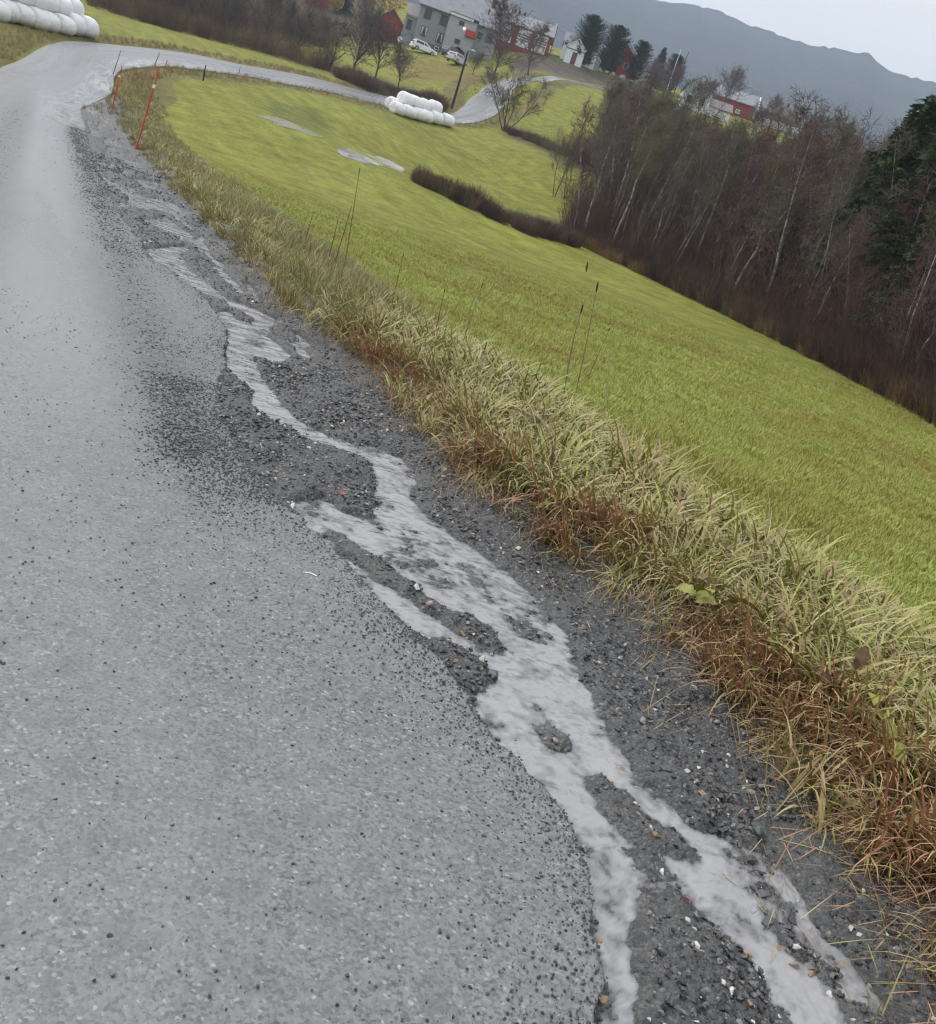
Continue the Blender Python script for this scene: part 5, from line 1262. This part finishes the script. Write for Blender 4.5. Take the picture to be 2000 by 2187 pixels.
scatter('loose_gravel', GRS, np.stack([x, y, z + size * 0.15], 1), rs.rand(n, 3) * np.array([0.8, 0.8, 6.28]), size, rs.randint(0, 5, n), rs.rand(n) ** 0.9, 'wet dark loose gravel over the washed-out road shoulder')
# grit flung over the asphalt
n = 80000
s = np.where(rs.rand(n) < 0.55, 0.9 + 5 * rs.rand(n) ** 1.1, 4 + 24 * rs.rand(n) ** 1.3); e_ = t_asph(s); d_ = np.where(rs.rand(n) < 0.6, np.abs(rs.randn(n)) * 0.30, 1.9 * rs.rand(n)); t = e_ - d_
lane = (np.exp(-((t - 0.88) / 0.17) ** 2) + 0.5 * np.exp(-((t + 0.45) / 0.2) ** 2) * sstep(7, 10, s)) * sstep(2.8, 4.5, s)
keep = rs.rand(n) < np.clip(np.exp(-d_ / 0.16) + 0.13 + 1.0 * lane, 0, 1) * (0.35 + 1.2 * np.clip(fbm(s * 2.4, t * 5, 3) - 0.3, 0, 1)); keep &= ~((np.abs(t - 0.25) < 0.33) & (s > 4) & (rs.rand(n) < 0.8))
s, t = s[keep], t[keep]
xs_ = 0.9 + 6.5 * rs.rand(2600); s, t = np.r_[s, xs_], np.r_[t, t_asph(xs_) - 2.4 * rs.rand(2600) ** 1.2]; x, y = st2xy(s, t); n = len(s); size = (0.0015 + 0.0055 * rs.rand(n) ** 3.2) * (1 + 0.05 * s) * (1 + 0.7 * np.exp(-((t - 0.88) / 0.2) ** 2) * sstep(3, 5, s)); size[-2600:] = (0.0018 + 0.0042 * rs.rand(2600) ** 2.5) * (1 + 0.05 * s[-2600:])
scatter('road_grit', GRS, np.stack([x, y, ter(x, y) + 0.0135 + 0 * s], 1), rs.rand(n, 3) * np.array([0.5, 0.5, 6.28]), size, rs.randint(0, 5, n), np.clip(rs.rand(n) * 0.75 + 0.24 * (rs.rand(n) > 0.965), 0, 1), 'dark grit scattered over the wet asphalt')
# the larger stones, each its own piece of the shoulder
SM = {}
for nm, c_ in (('dark', (0.050, 0.054, 0.060)), ('slate', (0.085, 0.095, 0.10)), ('pale', (0.46, 0.45, 0.42)), ('ochre', (0.28, 0.19, 0.12)), ('pink', (0.24, 0.18, 0.155)), ('grey', (0.19, 0.19, 0.185)), ('brick', (0.24, 0.09, 0.055))):
    mm = mat('stone_' + nm, c_, 0.35, 0.45, noise=0.25, nscale=60, bump=0.3, bscale=120, bdist=0.004); SM[nm] = []
    for k in range(4):
        me = stone_mesh(700 + k + 10 * len(SM), 0.45 + 0.12 * k); me.materials.append(mm); SM[nm].append(me)
def stone(s, t, size, kind, dz=0.0):
    z, _ = sh_z(s, t); x, y = st2xy(s, t); o = link('stone', random.choice(SM[kind]), None, shoulder)
    o.location = (x, y, max(float(z[0]), WLEV - 0.004) + size * 0.22 + dz); o.rotation_euler = (random.gauss(0, 0.25), random.gauss(0, 0.25), random.uniform(0, 6.28)); o.scale = (size * random.uniform(0.9, 1.4), size, size * random.uniform(0.7, 1))
def stone_px(px, py, size, kind):
    d_ = ray(px, py); k_ = -HC / d_[2]; stone(*xy2st(d_[0] * k_, d_[1] * k_), size, kind)
for q in ((1466, 1970, .016, 'pale'), (1481, 2028, .018, 'pale'), (1595, 2032, .020, 'ochre'), (1466, 1922, .013, 'brick'), (1705, 2050, .019, 'pink'), (1742, 2066, .016, 'ochre'), (1617, 1778, .032, 'slate'), (1405, 1640, .030, 'slate'), (1422, 1644, .026, 'slate'),
          (1390, 1598, .024, 'slate'), (1321, 1557, .018, 'dark'), (1310, 1658, .012, 'ochre'), (1390, 1770, .011, 'pale'), (1557, 1855, .013, 'pale'), (1635, 1900, .026, 'slate'), (1692, 1972, .012, 'pale'), (1645, 1958, .024, 'slate'), (1286, 1995, .014, 'ochre'), (1290, 2130, .016, 'ochre'),
          (1262, 1866, .012, 'pale'), (1690, 2010, .018, 'slate'), (1560, 2122, .013, 'pale'), (1600, 2146, .012, 'ochre'), (1540, 2110, .012, 'pale'), (1855, 2110, .018, 'grey'), (1830, 1930, .010, 'pale'), (1780, 2110, .014, 'pale'), (1830, 2170, .012, 'pale'), (1620, 1560, .013, 'grey'),
          (1550, 1645, .010, 'pale'), (1490, 1660, .010, 'pale'), (1485, 1675, .010, 'ochre'), (729, 1062, .022, 'brick'), (627, 1075, .022, 'pale'), (694, 1135, .028, 'dark'), (890, 1258, .026, 'pale'), (917, 1292, .024, 'pink'), (1030, 1406, .022, 'pale'), (1012, 1352, .016, 'pale'), (990, 1348, .015, 'ochre'), (910, 1355, .016, 'pale'),
          (1056, 1438, .028, 'dark'), (1015, 1534, .020, 'dark'), (1034, 1536, .020, 'dark'), (1004, 1410, .020, 'dark'), (1008, 1380, .015, 'dark'), (603, 975, .016, 'pale'), (815, 1120, .022, 'dark'), (796, 935, .026, 'dark'), (675, 1000, .014, 'brick'), (1087, 1116, .014, 'ochre'), (885, 1052, .026, 'dark'),
          (1660, 1840, .015, 'grey'), (1420, 1850, .014, 'pale'), (1455, 1880, .015, 'dark'), (1400, 1785, .014, 'ochre'), (1340, 1800, .016, 'dark'), (1390, 1545, .012, 'grey'), (1475, 1585, .016, 'grey'), (1640, 1735, .014, 'grey')):
    stone_px(*q)
rs = np.random.RandomState(91); cnt = 0
while cnt < 225:
    s_ = 0.8 + 5.5 * rs.rand() ** 1.5; a_, g_ = float(t_asph(s_)), float(t_grass(s_)); t_ = a_ + (g_ - a_) * rs.rand(); z_, w_ = sh_z(s_, t_)
    if float(z_[0]) < WLEV - 0.012 or fbm(s_ * 3.2, t_ * 4.5, 3) < 0.44: continue
    stone(s_, t_, 0.006 + 0.016 * rs.rand() ** 2.2, rs.choice(['dark', 'dark', 'dark', 'slate', 'slate', 'grey', 'grey', 'pale', 'ochre', 'pink'])); cnt += 1
# straw and leaf litter where the verge meets the gravel
lit = [blades(80 + i, 7, 0.06, 0.22, 0.0022, 1.45, 0.1, 0.12) for i in range(3)]
for m_ in lit: m_.materials.append(VG)
n = 420; s = 0.7 + 11 * rs.rand(n) ** 1.4; t = t_grass(s) - np.abs(rs.randn(n)) * 0.16 + 0.05; z, w_ = sh_z(s, t); x, y = st2xy(s, t)
scatter('straw_litter', lit, np.stack([x, y, z + 0.006], 1), np.c_[rs.randn(n, 2) * 0.05, rs.rand(n) * 6.28], 0.6 + 0.6 * rs.rand(n), rs.randint(0, 3, n), np.clip(0.75 + 0.3 * rs.randn(n), 0, 1), 'straw and dead stems fallen on the gravel')
# scrap of white plastic on the asphalt
d_ = ray(660, 1234); k_ = -HC / d_[2]; x, y = d_[0] * k_, d_[1] * k_
v = []; f = []
for i in range(9):
    a = i / 8; px_, py_ = 0.11 * (a - 0.5), 0.02 * math.sin(a * 3.1); v += [(px_, py_, 0.004), (px_, py_ + 0.006, 0.008), (px_, py_ + 0.012, 0.004)]
for i in range(8): f += [(3 * i, 3 * i + 3, 3 * i + 4, 3 * i + 1), (3 * i + 1, 3 * i + 4, 3 * i + 5, 3 * i + 2)]
me = bpy.data.meshes.new('plastic_strip'); me.from_pydata(v, [], f); o = link('plastic_strip', me, M_reflect); o.location = (x, y, 0.014); o.scale = (0.5,) * 3; o.rotation_euler[2] = 0.1; tag(o, 'curled white plastic strip lying on the wet asphalt', 'litter')

# ---------------------------------------------------------------- plants of the verge
n_ = NT('dock_leaf'); LEAFM = n_.set(n_.mix(n_.noise(18, 4), (0.27, 0.25, 0.05), (0.17, 0.19, 0.04)), 0.5, 0.3); BRL = mat('withered_leaf', (0.10, 0.06, 0.03), 0.7, 0.2, noise=0.4, nscale=30)
def leaf_mesh(seed):
    rs = np.random.RandomState(seed); v, f = [], []
    L, W_ = 0.22, 0.055; k = 8
    for i in range(k + 1):
        u = i / k; w = W_ * math.sin(math.pi * min(1, u * 0.95 + 0.04)) ** 0.7 * (1 + 0.12 * rs.randn()); zz = 0.10 * u - 0.16 * u * u
        v += [(L * u, -w, zz + 0.018 * rs.rand()), (L * u, 0, zz - 0.010), (L * u, w, zz + 0.018 * rs.rand())]
    for i in range(k): f += [(3 * i, 3 * i + 3, 3 * i + 4, 3 * i + 1), (3 * i + 1, 3 * i + 4, 3 * i + 5, 3 * i + 2)]
    me = bpy.data.meshes.new('leaf'); me.from_pydata(v, [], f); me.polygons.foreach_set('use_smooth', np.ones(len(f), bool)); return me
LV = [leaf_mesh(800 + i) for i in range(3)]; LB = [leaf_mesh(810 + i) for i in range(2)]
for m_ in LV: m_.materials.append(LEAFM)
for m_ in LB: m_.materials.append(BRL)
def on_plane(px, py, z):
    d_ = ray(px, py); k_ = (z - HC) / d_[2]; return d_[0] * k_, d_[1] * k_
for (px, py, h_, nl, brown, lab) in ((1192, 1060, 0.24, 2, 0, 'yellow-green broad leaves among red-brown grass, farthest along the verge'), (1222, 1075, 0.22, 1, 0, 'single small yellow leaf beside the farthest broad-leaved plant'), (1490, 1258, 0.27, 3, 0, 'large yellow broad leaf in the middle of the verge'),
                                 (1545, 1275, 0.29, 2, 0, 'pale wilted leaf right of the large yellow one'), (1700, 1395, 0.30, 2, 0, 'yellow-green leaf deep in the long grass'), (1842, 1408, 0.34, 1, 1, 'upright brown withered leaf above the long grass'), (1785, 1455, 0.26, 2, 1, 'dark withered leaves curled in the long grass'),
                                 (1870, 1500, 0.28, 3, 0, 'long yellow-green leaf with pale rib near the right edge'), (1840, 1522, 0.24, 2, 0, 'flat yellow leaf below the long one near the right edge'), (1905, 1570, 0.26, 2, 0, 'yellow leaf half hidden by grass at the right edge'), (1130, 880, 0.3, 2, 1, 'dark withered leaves beside the dry stalks')):
    h_ -= 0.02; x, y = on_plane(px, py, h_); root = empty('dock_plant', (x, y, ground_z(x, y) + 0.08), random.uniform(0, 6.28)); tag(root, lab, 'plant', 'broad-leaved plants in the verge')
    MB().tube([(0, 0, -0.02), (0.01, 0, h_ - 0.12)], [0.006, 0.004], 5).build('stem', BRL, root)
    for k in range(nl):
        o = link('leaf', random.choice(LB if brown else LV), None, root); o.location = (0, 0, h_ - 0.13 + 0.02 * k); o.rotation_euler = (random.gauss(0, 0.3), random.gauss(-0.25, 0.25) - (0.9 if brown and nl == 1 else 0), k * 6.28 / nl + random.gauss(0, 0.4)); o.scale = (random.uniform(0.5, 0.8),) * 3
M_stem = mat('dry_stem', (0.20, 0.15, 0.09), 0.8, 0.2, noise=0.3, nscale=20); M_seed = mat('dark_seed_head', (0.055, 0.035, 0.025), 0.85, 0.2, noise=0.4, nscale=60); M_pale = mat('pale_straw', (0.36, 0.31, 0.20), 0.8, 0.2)
def stalk(bp, tp, r, m, label, head=0.0, hm=None, bend=0.0, z0=0.22):
    x, y = on_plane(*bp, z0); g = ground_z(x, y) + 0.05; dist = math.hypot(x, y); t = Vector(at(*tp, dist)); b = Vector((x, y, g)); v = t - b
    root = empty('dry_stalk', b); tag(root, label, 'plant', 'dry stalks above the verge'); pts = [Vector((0, 0, -0.03)), v * 0.35 + Vector((0, 0, 0.02)), v * 0.7 + Vector((bend * 0.3, 0, 0.02)), v + Vector((bend, 0, 0))]
    MB().tube(pts, [r * 1.4, r * 1.2, r * 0.95, r * 0.6], 5).build('stem', m, root)
    if head:
        d = (pts[3] - pts[2]).normalized(); e = pts[3]; w = head * 0.085
        MB().tube([e - d * head * 0.5, e - d * head * 0.25, e, e + d * head * 0.3, e + d * head * 0.5], [w * 0.3, w, w * 1.1, w * 0.7, w * 0.15], 6).build('seed_head', hm or M_seed, root)
    return root
stalk((738, 575), (768, 365), 0.006, M_stem, 'tallest dry brown stalk above the verge', 0.10, M_stem); stalk((700, 565), (722, 470), 0.004, M_seed, 'thin dark stalk left of the tallest one'); stalk((715, 560), (752, 440), 0.004, M_seed, 'dark stalk leaning against the tallest one')
stalk((1215, 830), (1230, 655), 0.005, M_stem, 'brown stalk with drooping dark seed heads', 0.10, bend=0.06); stalk((1240, 820), (1276, 612), 0.004, M_stem, 'tall leaning stalk with a dark spike', 0.11); stalk((1225, 760), (1254, 570), 0.003, M_pale, 'pale stalk with the highest dark spike', 0.12)
stalk((1262, 790), (1302, 703), 0.004, M_stem, 'stalk ending in a small round dark head', 0.05); stalk((1300, 930), (1306, 700), 0.003, M_pale, 'straight pale straw right of the dark seed heads'); stalk((1190, 750), (1200, 600), 0.0025, M_pale, 'thin pale straw left of the dark seed heads')
stalk((1330, 960), (1358, 870), 0.004, M_pale, 'short pale broken stalk lower on the verge'); stalk((1395, 1000), (1410, 925), 0.0035, M_pale, 'short pale straw low on the verge'); stalk((840, 640), (862, 545), 0.003, M_seed, 'dark thin stalk in the middle distance', 0.06); stalk((930, 720), (950, 620), 0.003, M_seed, 'dark thin stalk nearer than its neighbour', 0.06)
stalk((985, 740), (1030, 610), 0.003, M_stem, 'slender stalk bending to the right in mid verge', 0.06); stalk((1100, 760), (1140, 655), 0.003, M_pale, 'pale straw between the two groups of stalks'); stalk((1675, 1330), (1700, 1270), 0.003, M_stem, 'short dark stalk near the right edge of the verge')
stalk((650, 520), (668, 460), 0.004, M_seed, 'short dark stalk far along the verge')

# ---------------------------------------------------------------- field puddles, wheel marks, boulders
n_ = NT('puddle_water'); n_.bump(n_.noise(14, 2), 0.15, 0.01); PUD = n_.set((0.48, 0.49, 0.50), 0.06, 1.0)
for (px, py), a_, b_ in PUDS:
    m0 = ground(px, py); n = 34; sd = px * 0.37
    rg = [(m0.x + a_ * math.cos(6.2832 * i / n) * (0.45 + 1.1 * float(fbm(2 + math.cos(6.2832 * i / n) * 1.6 + sd, 2 + math.sin(6.2832 * i / n) * 1.6, 3))), m0.y + b_ * math.sin(6.2832 * i / n) * (0.45 + 1.1 * float(fbm(7 + math.cos(6.2832 * i / n) * 1.6, sd + math.sin(6.2832 * i / n) * 1.6, 3)))) for i in range(n)]
    v = [(q[0], q[1], ground_z(*q) + 0.010) for q in rg] + [(m0.x, m0.y, m0.z + 0.014)]
    me = bpy.data.meshes.new('puddle'); me.from_pydata(v, [], [(i, (i + 1) % n, n) for i in range(n)]); tag(link('puddle', me, PUD), kind='structure')
BLD = mat('pale_boulder', (0.36, 0.36, 0.35), 0.85, 0.2, noise=0.4, nscale=1.5)
for k, (px, py, sz, lab) in enumerate(((1281, 152, 0.55, 'grey boulder nearest the grey shed at the ploughed edge'), (1295, 158, 0.6, 'second boulder from the grey shed at the ploughed edge'), (1307, 164, 0.75, 'palest rounded boulder in the row below the red gable'),
                                       (1328, 172, 0.85, 'widest boulder in the row below the garden pines'), (1349, 178, 0.6, 'last boulder at the right end of the row'))):
    p = ground(px, py); me = stone_mesh(900 + k, 0.85); me.materials.append(BLD); me.polygons.foreach_set('use_smooth', np.zeros(len(me.polygons), bool))
    o = link('boulder', me); o.location = (p.x, p.y, p.z + sz * 0.4); o.scale = (sz * 1.15, sz, sz); o.rotation_euler[2] = k; tag(o, lab, 'boulder', 'boulders along the ploughed field')

# ---------------------------------------------------------------- the damp air between here and the mountain
n_h = bpy.data.materials.new('damp_air'); n_h.use_nodes = True
nt = n_h.node_tree
for q in list(nt.nodes):
    if q.type != 'OUTPUT_MATERIAL': nt.nodes.remove(q)
vol = nt.nodes.new('ShaderNodeVolumePrincipled')
vol.inputs['Color'].default_value = (0.68, 0.81, 1.0, 1); vol.inputs['Density'].default_value = 0.00035
vol.inputs['Anisotropy'].default_value = 0.2
nt.links.new(vol.outputs[0], [q for q in nt.nodes if q.type == 'OUTPUT_MATERIAL'][0].inputs['Volume'])
hz = MB().box(-2800, 2800, -2800, 2800, float(GZ2.min()) - 1.0, 430).build('haze', n_h); tag(hz, 'thin grey damp air over the whole valley', kind='stuff')
